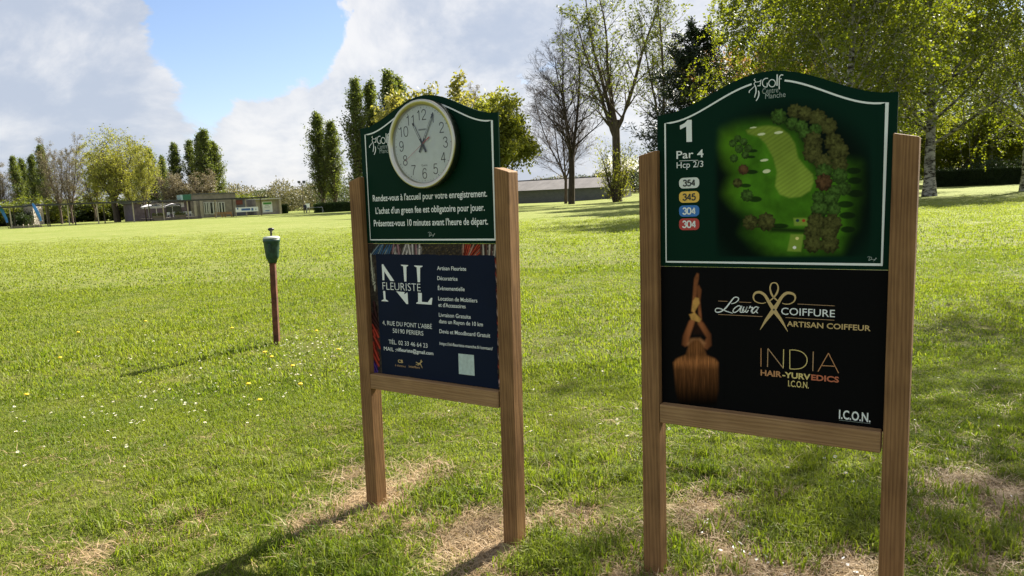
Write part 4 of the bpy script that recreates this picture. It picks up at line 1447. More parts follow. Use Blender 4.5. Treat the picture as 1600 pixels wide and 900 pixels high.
flag(66, 50, 'leaning blue feather flag beside the dark shed doorway')
LB = Wall(16, 104, 65, 104)
lb = empty('low_barrier', LB.a, 'low grey timber barrier on the grass between the blue flags', 'barrier', rotz=LB.yaw)
for i in range(6):
    uu = LB.len * (i + .5) / 6
    box('post', uu - .05, uu + .05, 0, .1, -.2, .55, POSTW, lb)
for z_ in (.02, .2):
    box('board', 0, LB.len, -.045, -.005, z_, z_ + .15, PLANK, lb)

# barn
BR = Wall(790, 132, 945, 120)
GB = BR.len
barn = empty('barn', BR.a, 'long grey block-walled barn with a low sheet roof behind the bare tree', 'barn', rotz=BR.yaw)
zlo = min(BR.gz(0), BR.gz(GB)) - .4
ze = BR.uz(944, 291.5)[1]
depth = 9.5
zrg = ze + 1.75
BLOCK, t_, b_ = new_mat('block_wall')
N_, L2 = t_.nodes, t_.links
tcn = N_.new('ShaderNodeTexCoord')
mp = N_.new('ShaderNodeMapping')
mp.inputs['Rotation'].default_value = (math.pi / 2, 0, 0)
L2.new(tcn.outputs['Object'], mp.inputs['Vector'])
bk = N_.new('ShaderNodeTexBrick')
bk.inputs['Scale'].default_value = 1.0
bk.inputs['Brick Width'].default_value = .5
bk.inputs['Row Height'].default_value = .22
bk.inputs['Mortar Size'].default_value = .012
bk.inputs['Color1'].default_value = (.13, .135, .14, 1)
bk.inputs['Color2'].default_value = (.10, .105, .112, 1)
bk.inputs['Mortar'].default_value = (.17, .17, .17, 1)
L2.new(mp.outputs[0], bk.inputs['Vector'])
L2.new(bk.outputs['Color'], b_.inputs['Base Color'])
b_.inputs['Roughness'].default_value = .9
SHEET = plain('fibre_sheet_roof', (.155, .145, .145), .85, noise=.2, nscale=.6)
box('wall', 0, GB, 0, depth, zlo, ze, BLOCK, barn)
v = [(GB - .001, 0, ze + .002), (GB - .001, depth, ze + .002), (GB - .001, depth / 2, zrg - .05), (GB - .3, 0, ze + .002), (GB - .3, depth, ze + .002), (GB - .3, depth / 2, zrg - .05)]
mesh_obj('gable', v, [(0, 1, 2), (5, 4, 3), (0, 3, 4, 1), (1, 4, 5, 2), (2, 5, 3, 0)], plain('gable_boards', (.11, .105, .10), .9, noise=.2, nscale=2), barn)
npan = 16
for side in (0, 1):
    for i in range(npan):
        xa, xb = GB * i / npan - (.3 if i == 0 else 0), GB * (i + 1) / npan - .02 + (.35 if i == npan - 1 else 0)
        y0, y1 = (-.45, depth / 2) if side == 0 else (depth + .45, depth / 2)
        za = ze - .12
        v = [(xa, y0, za), (xb, y0, za), (xb, y1, zrg), (xa, y1, zrg)]
        v += [(a_, b2, c_ + .06) for a_, b2, c_ in v]
        mesh_obj('roof_sheet', v, [(3, 2, 1, 0), (4, 5, 6, 7), (0, 1, 5, 4), (1, 2, 6, 5), (2, 3, 7, 6), (3, 0, 4, 7)], SHEET, barn)
box('ridge_cap', -.3, GB + .35, depth / 2 - .2, depth / 2 + .2, zrg + .04, zrg + .1, GREYROOF, barn)
box('porch_roof', GB + .004, GB + 2.6, .8, 4.0, ze - .75, ze - .6, WHITEM, barn)
box('porch_post', GB + 2.3, GB + 2.5, .9, 1.1, zlo, ze - .76, WHITEM, barn)
box('side_wall', GB + .004, GB + 2.2, 1.2, 3.9, zlo, ze - .77, CONC, barn)

# small things at the edge of the field
def lamp_mast(px, ytop, Y, label):
    p = stand(px, Y)
    h = at_depth(px, ytop, Y)[2] - p[2]
    e = empty('lamp_mast', p, label, 'lamp')
    mesh_obj('pole', *lathe([(.001, -.2), (.09, -.2), (.06, h), (.001, h)], 10), POSTD, e)
    box('cross_arm', -.7, .7, -.06, .06, h - .1, h, POSTD, e)
    for s_ in (-.5, .5):
        box('floodlight', s_ - .28, s_ + .28, -.25, .15, h + .005, h + .42, GREYROOF, e, .04)
lamp_mast(475, 285.5, 150, 'slender lamp mast behind the person on the field')
def notice(px, Y, y0, y1, w, label):
    p = stand(px, Y)
    e = empty('white_notice', p, label, 'sign')
    z0, z1 = at_depth(px, y1, Y)[2] - p[2], at_depth(px, y0, Y)[2] - p[2]
    box('panel', -w, w, -.03, 0, z0, z1, WHITEM, e)
    for s_ in (-1, 1):
        box('post', s_ * w * .8 - .05, s_ * w * .8 + .05, .003, .1, -.2, z1 + .05, POSTD, e)
notice(481, 138, 318, 324, .42, 'small white notice beside the standing person')
def person(px, ybot, hgt, Y, top, legs, label, sx=1):
    p = stand(px, Y)
    s = hgt / 1.75
    J = {'pelvis': (0, 0, .95), 'chest': (0, .02, 1.3), 'neck': (0, .02, 1.48), 'head': (0, 0, 1.6), 'crown': (0, 0, 1.70),
         'hl': (-.1, 0, .9), 'kl': (-.16, -.05, .5), 'al': (-.2, 0, .08), 'fl': (-.22, -.16, .035), 'hr': (.1, 0, .9), 'kr': (.15, -.03, .5), 'ar': (.2, .04, .08), 'fr': (.24, -.12, .035),
         'sl': (-.19, .02, 1.42), 'el': (-.3, .0, 1.13), 'wl': (-.22, -.18, .95), 'nl': (-.17, -.24, .9), 'sr': (.19, .02, 1.42), 'er': (.28, .02, 1.13), 'wr': (.2, -.18, .95), 'nr': (.15, -.24, .9)}
    E_ = [('pelvis', 'chest'), ('chest', 'neck'), ('neck', 'head'), ('head', 'crown'), ('pelvis', 'hl'), ('hl', 'kl'), ('kl', 'al'), ('al', 'fl'), ('pelvis', 'hr'), ('hr', 'kr'), ('kr', 'ar'), ('ar', 'fr'),
          ('chest', 'sl'), ('sl', 'el'), ('el', 'wl'), ('wl', 'nl'), ('chest', 'sr'), ('sr', 'er'), ('er', 'wr'), ('wr', 'nr')]
    rad = {'pelvis': .16, 'chest': .18, 'neck': .065, 'head': .1, 'crown': .085, 'hl': .1, 'kl': .07, 'al': .05, 'fl': .045, 'sl': .075, 'el': .055, 'wl': .04, 'nl': .045}
    names = list(J)
    me = bpy.data.meshes.new('person')
    me.from_pydata([tuple(np.array(J[n]) * s) for n in names], [(names.index(a), names.index(b)) for a, b in E_], [])
    o = bpy.data.objects.new('person', me)
    COL.objects.link(o)
    sk = o.modifiers.new('skin', 'SKIN')
    for i, n in enumerate(names):
        r_ = rad.get(n, rad.get(n[0] + 'l', .06)) * s
        me.skin_vertices[0].data[i].radius = (r_, r_)
    me.skin_vertices[0].data[0].use_root = True
    o.modifiers.new('sub', 'SUBSURF').levels = 2
    bpy.context.view_layer.update()
    dg = bpy.context.evaluated_depsgraph_get()
    m2 = bpy.data.meshes.new_from_object(o.evaluated_get(dg))
    bpy.data.objects.remove(o)
    m2.name = 'person'
    m2.materials.clear()
    for m in (top, legs, MATS['skin_tone'], MATS['dark_hair']):
        m2.materials.append(m)
    for q in m2.polygons:
        z = q.center.z / s
        q.material_index = 3 if z > 1.66 else 2 if z > 1.5 else (1 if z < .96 and abs(q.center.x) < .27 * s and q.center.y > -.2 * s else 0)
        q.use_smooth = True
    o = bpy.data.objects.new('person', m2)
    COL.objects.link(o)
    o.location = tuple(p)
    return tag(o, label, 'person')
plain('skin_tone', (.42, .25, .18), .6)
plain('dark_hair', (.03, .02, .015), .6)
person(477.5, 334, 1.72, 128, plain('navy_top', (.012, .016, .04), .8), plain('black_trousers', (.01, .01, .012), .8), 'person in dark clothes standing at the far edge of the field')
person(985, 310, 1.72, 132, plain('yellow_top', (.48, .46, .10), .7), plain('grey_trousers', (.05, .05, .06), .8), 'person in a yellow top walking beyond the ivy-clad tree')
def disc_sign(px, py, Y, r, label):
    p = stand(px, Y)
    z = at_depth(px, py, Y)[2] - p[2]
    e = empty('round_sign', p, label, 'sign')
    v, f = lathe([(.001, -.02), (r, -.02), (r, .02), (.001, .02)], 24)
    mesh_obj('disc', [(x, c_, z + y_) for x, y_, c_ in v], f, BLUEM, e)
    box('post', -.05, .05, .025, .12, -.2, z + .1, POSTD, e)
disc_sign(976, 299, 131, .36, 'round blue sign beside the trunk of the ivy-clad tree')
# little training goal by the hedge
def goal(px, Y, label):
    p = stand(px, Y)
    e = empty('training_goal', p, label, 'goal')
    fr = [(-1.4, 0, 0), (-1.4, 0, .95), (1.4, 0, .95), (1.4, 0, 0)]
    mesh_obj('frame', *tube_vf(fr, .04, 6), METALW, e)
    for x in (-1.4, 1.4):
        mesh_obj('stay', *tube_vf([(x, 0.04, .93), (x, 1.0, .02)], .03, 6), METALW, e)
goal(492, 131, 'small white goal frame beside the clipped hedge')
# ------------------------------------------------------------------ trees
def nrmz(a):
    return a / np.maximum(np.linalg.norm(a, axis=-1, keepdims=True), 1e-9)
class Grow:
    """branch levels as stacked polylines; every level is grown at once"""
    def __init__(s, seed):
        s.r = np.random.default_rng(seed)
        s.levels = []
    def level(s, start, d, length, r0, r1, n, wander, lift):
        """start (B,3), d (B,3), length (B,), r0/r1 (B,)"""
        P = [start]
        d = nrmz(d)
        for i in range(n):
            d = nrmz(d + wander * s.r.normal(size=d.shape) + np.array([0, 0, 1.0]) * np.asarray(lift).reshape(-1, 1) * (1.0 if np.ndim(lift) == 0 else 1))
            P.append(P[-1] + d * (length / n)[:, None])
        P = np.stack(P, 1)
        t = np.linspace(0, 1, n + 1)[None, :]
        rad = r0[:, None] * (1 - t) + r1[:, None] * t
        s.levels.append((P, rad, length))
        return P, rad
    def spawn(s, lv, k, t0, t1, ang, angvar, ratio, shape=None, rr=.5, rmin=.004, n=4, wander=.1, lift=0.0, tip=.3, tdist=1.0, flat=0.0):
        P, rad, length = s.levels[lv]
        B, n1, _ = P.shape
        t = t0 + (t1 - t0) * ((np.arange(k)[None, :] + s.r.uniform(0, 1, (B, k))) / k) ** tdist
        t = t.ravel()
        pi = np.repeat(np.arange(B), k)
        x = t * (n1 - 1)
        i0 = np.clip(x.astype(int), 0, n1 - 2)
        f = (x - i0)[:, None]
        pos = P[pi, i0] * (1 - f) + P[pi, i0 + 1] * f
        tan = nrmz(P[pi, i0 + 1] - P[pi, i0])
        pr = rad[pi, i0] * (1 - f[:, 0]) + rad[pi, i0 + 1] * f[:, 0]
        az = (np.arange(k)[None, :] * 2.4 + s.r.uniform(0, 6.28, (B, 1)) + s.r.normal(0, .5, (B, k))).ravel()
        ref = np.where(np.abs(tan[:, 2:3]) < .95, np.array([[0, 0, 1.0]]), np.array([[1.0, 0, 0]]))
        a = nrmz(np.cross(tan, ref))
        b = np.cross(tan, a)
        side = np.cos(az)[:, None] * a + np.sin(az)[:, None] * b
        if flat:
            side[:, 2] *= 1 - flat
            side = nrmz(side)
        an = np.radians(ang + s.r.normal(0, angvar, len(t)))
        d = tan * np.cos(an)[:, None] + side * np.sin(an)[:, None]
        sh = np.ones_like(t) if shape is None else shape((t - t0) / max(t1 - t0, 1e-6))
        L = length[pi] * ratio * sh * s.r.uniform(.75, 1.2, len(t))
        r0 = np.maximum(pr * rr, rmin)
        return s.level(pos, d, L, r0, np.maximum(r0 * tip, rmin * .6), n, wander, lift)
    def wood(s, sides, skip=()):
        V, Q, off = [], [], 0
        for li, (P, rad, _) in enumerate(s.levels):
            if li in skip:
                continue
            sd_ = sides[min(li, len(sides) - 1)]
            B, n1, _ = P.shape
            t = nrmz(np.gradient(P, axis=1))
            ref = np.where(np.abs(t[..., 2:3]) < .9, np.array([0, 0, 1.0]), np.array([1.0, 0, 0]))
            a = nrmz(np.cross(t, ref))
            b = np.cross(t, a)
            ang = np.arange(sd_) * 2 * math.pi / sd_
            W = P[:, :, None] + rad[:, :, None, None] * (np.cos(ang)[:, None] * a[:, :, None] + np.sin(ang)[:, None] * b[:, :, None])
            id_ = off + np.arange(B * n1 * sd_).reshape(B, n1, sd_)
            nx_ = np.roll(id_, -1, axis=2)
            Q.append(np.stack([id_[:, :-1], nx_[:, :-1], nx_[:, 1:], id_[:, 1:]], -1).reshape(-1, 4))
            V.append(W.reshape(-1, 3))
            off += B * n1 * sd_
        return np.concatenate(V), np.concatenate(Q)
    def leaves(s, lv, k, size, spread, t0=.1, hang=0.0, aspect=.62, keep=None):
        P, rad, _ = s.levels[lv]
        B, n1, _ = P.shape
        pi = np.repeat(np.arange(B), k)
        x = (t0 + (1 - t0) * s.r.uniform(0, 1, B * k)) * (n1 - 1)
        i0 = np.clip(x.astype(int), 0, n1 - 2)
        f = (x - i0)[:, None]
        pos = P[pi, i0] * (1 - f) + P[pi, i0 + 1] * f + s.r.normal(0, spread, (B * k, 3))
        if keep is not None:
            pos = pos[keep(pos)]
        return leaf_quads(pos, size, s.r, hang, aspect)
def leaf_quads(pos, size, r, hang=0.0, aspect=.62):
    n = len(pos)
    d = nrmz(r.normal(size=(n, 3)) - np.array([0, 0, hang]))
    w = nrmz(np.cross(d, r.normal(size=(n, 3))))
    sz = size * r.uniform(.6, 1.35, n)
    nr = np.cross(d, w)
    a = pos
    b = pos + d * (sz * .5)[:, None] + w * (sz * aspect * .5)[:, None] + nr * (sz * .06)[:, None]
    c_ = pos + d * sz[:, None]
    e = pos + d * (sz * .5)[:, None] - w * (sz * aspect * .5)[:, None] + nr * (sz * .06)[:, None]
    V = np.stack([a, b, c_, e], 1).reshape(-1, 3)
    return V, np.arange(4 * n).reshape(n, 4)
def bark_mat(name, c1, c2, scale=6, white=False):
    m, t, b = new_mat(name)
    N, L = t.nodes, t.links
    tcn = N.new('ShaderNodeTexCoord')
    mp_ = N.new('ShaderNodeMapping')
    mp_.inputs['Scale'].default_value = (1, 1, .25) if not white else (.8, .8, 1.5)
    L.new(tcn.outputs['Object'], mp_.inputs['Vector'])
    n = N.new('ShaderNodeTexNoise')
    n.inputs['Scale'].default_value = scale
    n.inputs['Detail'].default_value = 6
    n.inputs['Roughness'].default_value = .65
    L.new(mp_.outputs[0], n.inputs['Vector'])
    mr = N.new('ShaderNodeMapRange')
    L.new(n.outputs['Fac'], mr.inputs['Value'])
    mr.inputs['From Min'].default_value = .43 if white else .3
    mr.inputs['From Max'].default_value = .56 if white else .7
    mx = N.new('ShaderNodeMixRGB')
    L.new(mr.outputs[0], mx.inputs['Fac'])
    mx.inputs['Color1'].default_value = (*c2, 1)
    mx.inputs['Color2'].default_value = (*c1, 1)
    L.new(mx.outputs[0], b.inputs['Base Color'])
    b.inputs['Roughness'].default_value = .9
    setspec(b, .15)
    bp = N.new('ShaderNodeBump')
    bp.inputs['Strength'].default_value = .6
    bp.inputs['Distance'].default_value = .05
    L.new(n.outputs['Fac'], bp.inputs['Height'])
    L.new(bp.outputs[0], b.inputs['Normal'])
    return m
BARK = bark_mat('grey_brown_bark', (.12, .095, .07), (.045, .035, .027))
BARKD = bark_mat('dark_bark', (.07, .055, .042), (.025, .02, .016))
BARKT = bark_mat('bare_twig_bark', (.115, .085, .075), (.05, .036, .03))
BIRCHB = bark_mat('birch_bark', (.30, .285, .26), (.035, .03, .025), 3.2, True)
L_POP = leaf_mat('poplar_leaves', (.070, .095, .030), (.140, .165, .050), .45, (1.5, 1.5, .55))
L_WIL = leaf_mat('willow_leaves', (.165, .180, .040), (.27, .265, .070), .5, (1.35, 1.35, .5))
L_BIR = leaf_mat('birch_leaves', (.060, .090, .014), (.150, .170, .024), .58, (1.9, 1.8, .4), .45)
L_YEL = leaf_mat('yellow_leaves', (.17, .175, .045), (.28, .265, .085), .5, (1.3, 1.25, .6))
L_MAP = leaf_mat('fresh_leaves', (.135, .165, .030), (.235, .250, .060), .5, (1.5, 1.4, .45))
L_SPR = leaf_mat('sparse_spring_leaves', (.075, .095, .025), (.14, .16, .045), .5, (1.4, 1.4, .5))
L_PIN = leaf_mat('pine_needles', (.010, .020, .012), (.028, .042, .020), .15, (1.2, 1.3, .6), .8)
L_SHR = leaf_mat('shrub_leaves', (.060, .090, .018), (.150, .165, .035), .4)
L_DRK = leaf_mat('dark_shrub_leaves', (.016, .030, .010), (.035, .055, .016), .3)
L_HED = leaf_mat('hedge_leaves', (.022, .045, .010), (.060, .100, .020), .3)
L_HAZ = leaf_mat('woodland_leaves', (.085, .095, .05), (.18, .165, .09), .35, (1.2, 1.1, .7), .12)
L_HAZ2 = leaf_mat('woodland_green_leaves', (.035, .055, .035), (.095, .110, .045), .35, (1.2, 1.2, .7), .12)
L_TWG = leaf_mat('brown_twig_haze', (.15, .135, .085), (.25, .22, .14), .3, (1.1, 1.0, .7), .3)
L_PNK = leaf_mat('russet_leaves', (.20, .145, .055), (.30, .20, .10), .45, (1.3, 1.1, .6))

def up1(n=1):
    return np.tile([0, 0, 1.0], (n, 1))
def build_poplar(seed, H=20.0, leafn=20, lsize=.34, dense=1.0):
    g = Grow(seed)
    g.level(np.zeros((1, 3)), up1(), np.array([H]), np.array([.38]), np.array([.02]), 14, .012, .02)
    prof = lambda t: (.35 + .65 * np.sin(np.clip(t * .95 + .12, 0, 1) * math.pi) ** .6) * (1.05 - .55 * t)
    g.spawn(0, int(84 * dense), .09, .99, 30, 7, .255, prof, .45, .012, 5, .07, .14, .3)
    g.spawn(1, 6, .15, 1, 32, 9, .42, None, .5, .008, 3, .1, .10)
    lv = g.leaves(2, leafn, lsize, .24, .05)
    # lower trunk shoots
    return g.wood([8, 4, 3]), lv, BARK, L_POP
def build_willow(seed, H=15.0):
    g = Grow(seed)
    g.level(np.zeros((1, 3)), np.array([[-.04, 0, 1.0]]), np.array([H * .34]), np.array([.46]), np.array([.34]), 6, .04, 0)
    g.spawn(0, 11, .45, 1.0, 40, 13, 1.30, None, .55, .05, 7, .08, .045, .3)
    g.spawn(1, 10, .2, 1, 42, 12, .42, None, .5, .02, 5, .12, .03)
    g.spawn(2, 7, .15, 1, 44, 14, .45, None, .5, .01, 4, .14, -.02)
    g.spawn(3, 4, .2, 1, 45, 15, .70, None, .6, .006, 5, .10, -.22)
    lv = g.leaves(4, 5, .27, .16, .0, .3, .45)
    return g.wood([10, 7, 5, 4, 3]), lv, BARK, L_WIL
def build_bare(seed, H=24.0, stems=3, ang=13, leaf=0, mat=None, twig=1.0, trunk=.30, lsize=.2, fork=.22, lm=None, lev4=3, side=38, blen=.30, tw=.0055, br=.45, lr=.72):
    """upswept tree with fine bare twigs, with or without sparse leaves"""
    g = Grow(seed)
    g.level(np.zeros((1, 3)), np.array([[.02, 0, 1.0]]), np.array([H * fork]), np.array([trunk]), np.array([trunk * .78]), 5, .02, .0)
    g.spawn(0, stems, .72, 1.0, ang, 3, (1 - fork) / fork * .96, None, lr, .03, 12, .045, .045, .10)
    g.spawn(1, 17, .04, .98, side, 8, blen, lambda t: 1.1 - .72 * t, br, .018, 6, .08, .06, .2)
    g.spawn(2, 9, .15, 1, 34, 9, .40, lambda t: 1.1 - .5 * t, .5, .009, 4, .11, .06, .3)
    g.spawn(3, int(6 * twig), .15, 1, 34, 10, .48, None, .6, tw, 3, .14, .03, .5)
    if lev4:
        g.spawn(4, 2, .3, 1, 36, 10, .6, None, .7, tw * .9, 2, .15, .02, .6)
    lv = g.leaves(4, leaf, lsize, .14) if leaf else None
    return g.wood([10, 8, 5, 4, 3, 3]), lv, mat or BARKT, lm
def build_round(seed, H=12.0, leafn=7, lsize=.26, mat=L_MAP, bark=BARK, fork=.25, ang=38, trunk=.24, spread=.2, k=(8, 9, 7, 5)):
    """broad tree with a rounded, open crown"""
    g = Grow(seed)
    g.level(np.zeros((1, 3)), up1(), np.array([H * fork]), np.array([trunk]), np.array([trunk * .75]), 4, .03, 0)
    g.spawn(0, k[0], .6, 1, ang, 11, (1 - fork) / fork * .72, None, .6, .03, 8, .08, .06, .15)
    g.spawn(1, k[1], .12, 1, 42, 10, .42, lambda t: 1.1 - .5 * t, .5, .015, 5, .11, .05, .25)
    g.spawn(2, k[2], .12, 1, 42, 12, .45, None, .55, .008, 4, .14, .03, .3)
    g.spawn(3, k[3], .1, 1, 42, 14, .5, None, .6, .005, 3, .16, .0, .4)
    lv = g.leaves(4, leafn, lsize, spread, .0)
    return g.wood([10, 7, 5, 3, 3], skip=(4,)), lv, bark, mat
def build_birch(seed, H=20.0, leafn=14, lsize=.17, trunk=.30, low=.16, weep=1.0, nb=34, fan=1.0):
    g = Grow(seed)
    g.level(np.zeros((1, 3)), np.array([[.0, .0, 1.0]]), np.array([H]), np.array([trunk]), np.array([.02]), 14, .022, .0)
    P, rad, _ = g.levels[0]
    rad[0, 0] *= 1.35
    g.spawn(0, nb, low, .98, 48, 9, .33 * fan, lambda t: (.55 + .75 * np.sin(np.clip(t + .15, 0, 1) * math.pi)) * (1.05 - .5 * t), .42, .014, 7, .07, .05, .15)
    g.spawn(1, 9, .2, 1, 42, 12, .42, lambda t: 1.1 - .4 * t, .5, .007, 5, .12, -.02, .3)
    g.spawn(2, 5, .1, 1, 55, 16, .85, None, .5, .0045, 6, .10, -.30 * weep, .5)
    lv = g.leaves(3, leafn, lsize, .07, .0, .5, .75)
    return g.wood([12, 6, 4, 3]), lv, BIRCHB, L_BIR
def build_pine(seed, H=17.0, wid=.31):
    g = Grow(seed)
    g.level(np.zeros((1, 3)), up1(), np.array([H]), np.array([.30]), np.array([.02]), 12, .01, .0)
    g.spawn(0, 85, .14, .985, 70, 9, wid, lambda t: 1.08 - .80 * t ** 1.3, .34, .014, 6, .07, .055, .2)
    g.spawn(1, 12, .15, 1, 48, 10, .34, lambda t: 1.1 - .5 * t, .5, .007, 3, .12, .06)
    lv = g.leaves(2, 24, .40, .12, .0, -.4, .24)
    return g.wood([10, 5, 3]), lv, BARKD, L_PIN
def build_shrub(seed, H=2.5, mat=L_SHR, lsize=.16, leafn=9, wide=1.0, bark=BARK, stems=9):
    g = Grow(seed)
    a = np.linspace(0, 6.28, stems, endpoint=False) + g.r.uniform(0, .5, stems)
    d = np.stack([np.cos(a) * .55 * wide, np.sin(a) * .55 * wide, np.ones(stems)], 1)
    st = np.stack([np.cos(a) * .12 * H * wide, np.sin(a) * .12 * H * wide, np.full(stems, -.05)], 1)
    g.level(st, d, g.r.uniform(.6, .95, stems) * H, np.full(stems, .02 * H), np.full(stems, .006 * H), 6, .08, .02)
    g.spawn(0, 12, .1, 1, 45, 12, .42, None, .5, .006, 4, .12, .04)
    g.spawn(1, 6, .1, 1, 45, 14, .5, None, .5, .004, 3, .14, .0)
    lv = g.leaves(2, leafn, lsize, .12, .0)
    return g.wood([5, 3, 3], skip=(2,)), lv, bark, mat
PROTO = {}
def proto(key, built):
    (V, Q), lv, bark, lm = built
    tm = np_mesh(key + '_trunk', V, Q)
    tm.materials.append(bark)
    tm.polygons.foreach_set('use_smooth', np.ones(len(tm.polygons), bool))
    cm = None
    if lv is not None:
        cm = np_mesh(key + '_crown', *lv)
        cm.materials.append(lm)
        zmax = max(V[:, 2].max(), lv[0][:, 2].max())
    else:
        zmax = V[:, 2].max()
    PROTO[key] = (tm, cm, float(zmax))
def plant(key, name, pos, height, label, cat='tree', group=None, rotz=0.0, wide=1.0, part=('trunk', 'crown'), crown_mat=None, tilt=0.0):
    tm, cm, zmax = PROTO[key]
    s = height / zmax
    e = empty(name, (pos[0], pos[1], pos[2] - .06), label, cat, group, rotz)
    e.scale = (s * wide, s * wide, s)
    e.rotation_euler = (0, tilt, rotz)
    link(bpy.data.objects.new(part[0], tm), e)
    if cm is not None:
        c_ = cm
        if crown_mat is not None:
            kk = (cm.name, crown_mat.name)
            if kk not in PROTO:
                m2 = cm.copy()
                m2.materials.clear()
                m2.materials.append(crown_mat)
                PROTO[kk] = m2
            c_ = PROTO[kk]
        link(bpy.data.objects.new(part[1], c_), e)
    return e
def tree_px(key, name, px, ytop, Y, label, **kw):
    """tree in photo column px whose top reaches photo row ytop at depth Y"""
    p = stand(px, Y)
    t = at_depth(px, ytop, Y)
    return plant(key, name, p, float(t[2] - p[2]), label, **kw)

for i in range(3):
    proto('poplar%d' % i, build_poplar(20 + i, dense=(1, .9, 1.1)[i]))
# left-hand group
GP = 'poplars standing round the field'
for px, yt, Y, w, k_, l in ((35, 240, 175, 1.0, 0, 'dark poplar at the far left end of the tree group'), (49, 244, 178, 1.0, 1, 'dark poplar second from the left end of the tree group'),
                           (63, 236, 172, 1.0, 2, 'dark poplar behind the bare trees on the left, shorter one'), (78, 222, 170, 1.05, 0, 'dark poplar behind the bare trees on the left, taller one'),
                           (246, 227, 165, 1.1, 1, 'poplar just right of the thin pale trees'), (263, 238, 178, 1.0, 2, 'narrow poplar between the thin pale trees and the clubhouse poplars'),
                           (281, 219, 170, 1.1, 0, 'pointed poplar above the left end of the clubhouse'), (307, 215, 172, 1.0, 1, 'poplar above the clubhouse, leftmost of the tight clump'),
                           (321, 202, 170, 1.0, 2, 'poplar in the middle left of the tight clump above the clubhouse'), (332, 197, 168, 1.1, 0, 'tallest poplar of the tight clump above the clubhouse'),
                           (346, 217, 170, 1.1, 1, 'poplar above the clubhouse, rightmost of the tight clump'),
                           (506, 168, 150, 1.2, 2, 'left one of the pair of poplars by the clipped hedge'), (525, 184, 148, 1.2, 0, 'right one of the pair of poplars by the clipped hedge'),
                           (564, 117, 135, .95, 1, 'poplar showing left of the clock board'), (592, 116, 140, .95, 2, 'poplar above the left shoulder of the clock board'),
                           (620, 103, 138, 1.0, 0, 'poplar above the clock, left of the last two'), (634, 115, 142, 1.0, 1, 'poplar directly behind the clock, shorter of the last two')):
    tree_px('poplar%d' % k_, 'poplar_tree', px, yt, Y, l, group=GP, rotz=px * .7, wide=w * 1.02)
proto('willow', build_willow(3))
tree_px('willow', 'willow_tree', 184, 187, 128, 'large round yellow-green willow with a thick leaning trunk on the left', wide=1.03)
proto('bare_a', build_bare(7, 18, 5, 17, 2, BARKT, 1.0, .24, .16, .18, L_TWG, 0))
tree_px('bare_a', 'bare_tree', 97, 212, 135, 'brownish bare tree left of the willow, nearer the flags', group='bare trees beside the willow', rotz=.4, wide=1.05)
tree_px('bare_a', 'bare_tree', 114, 205, 132, 'brownish bare tree touching the left side of the willow', group='bare trees beside the willow', rotz=2.2, wide=.95)
tree_px('bare_a', 'bare_tree', 3, 250, 165, 'leafless tree cut by the left edge of the photo', rotz=4.0, wide=1.7)
proto('spring_a', build_bare(9, 16, 4, 16, 4, BARK, 1.0, .20, .20, .18, L_WIL, 0))
tree_px('spring_a', 'spring_tree', 208, 228, 131, 'slim yellow-green tree just right of the willow trunk', group='slim pale trees by the terrace', rotz=1.0, wide=.85)
tree_px('spring_a', 'spring_tree', 229, 212, 120, 'slim yellow-green tree standing in front of the terrace', group='slim pale trees by the terrace', rotz=2.9, wide=.85)
tree_px('spring_a', 'spring_tree', 150, 222, 150, 'pale tree filling the back of the willow', group='slim pale trees by the terrace', rotz=5.2, wide=1.3)
proto('brown', build_bare(12, 7, 6, 28, 2, BARKT, 1.0, .12, .13, .12, L_TWG, 0))
for px, yt, l in ((278, 264, 'brown twiggy tree behind the left end of the clubhouse'), (296, 268, 'brown twiggy tree behind the green awning'), (313, 262, 'brown twiggy tree below the tight poplar clump')):
    tree_px('brown', 'twiggy_tree', px, yt, 158, l, group='brown twiggy trees behind the clubhouse', rotz=px, wide=1.5)
proto('shrub_a', build_shrub(31, 2.6, L_SHR, .20, 8, 1.3))
proto('shrub_b', build_shrub(32, 2.6, L_SHR, .20, 8, 1.1))
for i, (px, yt, Y, w, m, l) in enumerate(((-8, 308, 140, 1.5, None, 'pale green shrub at the very left edge behind the walkway'), (22, 309, 142, 1.5, None, 'pale green shrub left of the pale shed'), (48, 303, 150, 1.4, None, 'bright green shrub above the pale shed'),
                                         (70, 304, 148, 1.5, None, 'bright green shrub behind the second blue flag'), (88, 318, 152, 1.3, L_DRK, 'dark shrub beside the whitish shed'), (128, 312, 156, 1.8, L_DRK, 'dark shrub behind the white van'),
                                         (148, 300, 160, 2.0, None, 'green shrub behind the willow, left of its trunk'), (168, 310, 158, 1.6, None, 'green shrub just left of the willow trunk'), (200, 305, 160, 1.6, None, 'green shrub just right of the willow trunk'),
                                         (30, 322, 138, 1.1, L_DRK, 'dark shrub seen under the walkway roof left of the shed'), (366, 296, 150, 1.5, None, 'green shrub above the dark red panel'), (384, 290, 165, 1.6, None, 'green shrub above the white banner'))):
    tree_px('shrub_a' if i % 2 else 'shrub_b', 'shrub', px, yt, Y, l, cat='shrub', group='shrubs behind the walkway and clubhouse', rotz=i * 1.3, wide=w, part=('stems', 'foliage'), crown_mat=m)

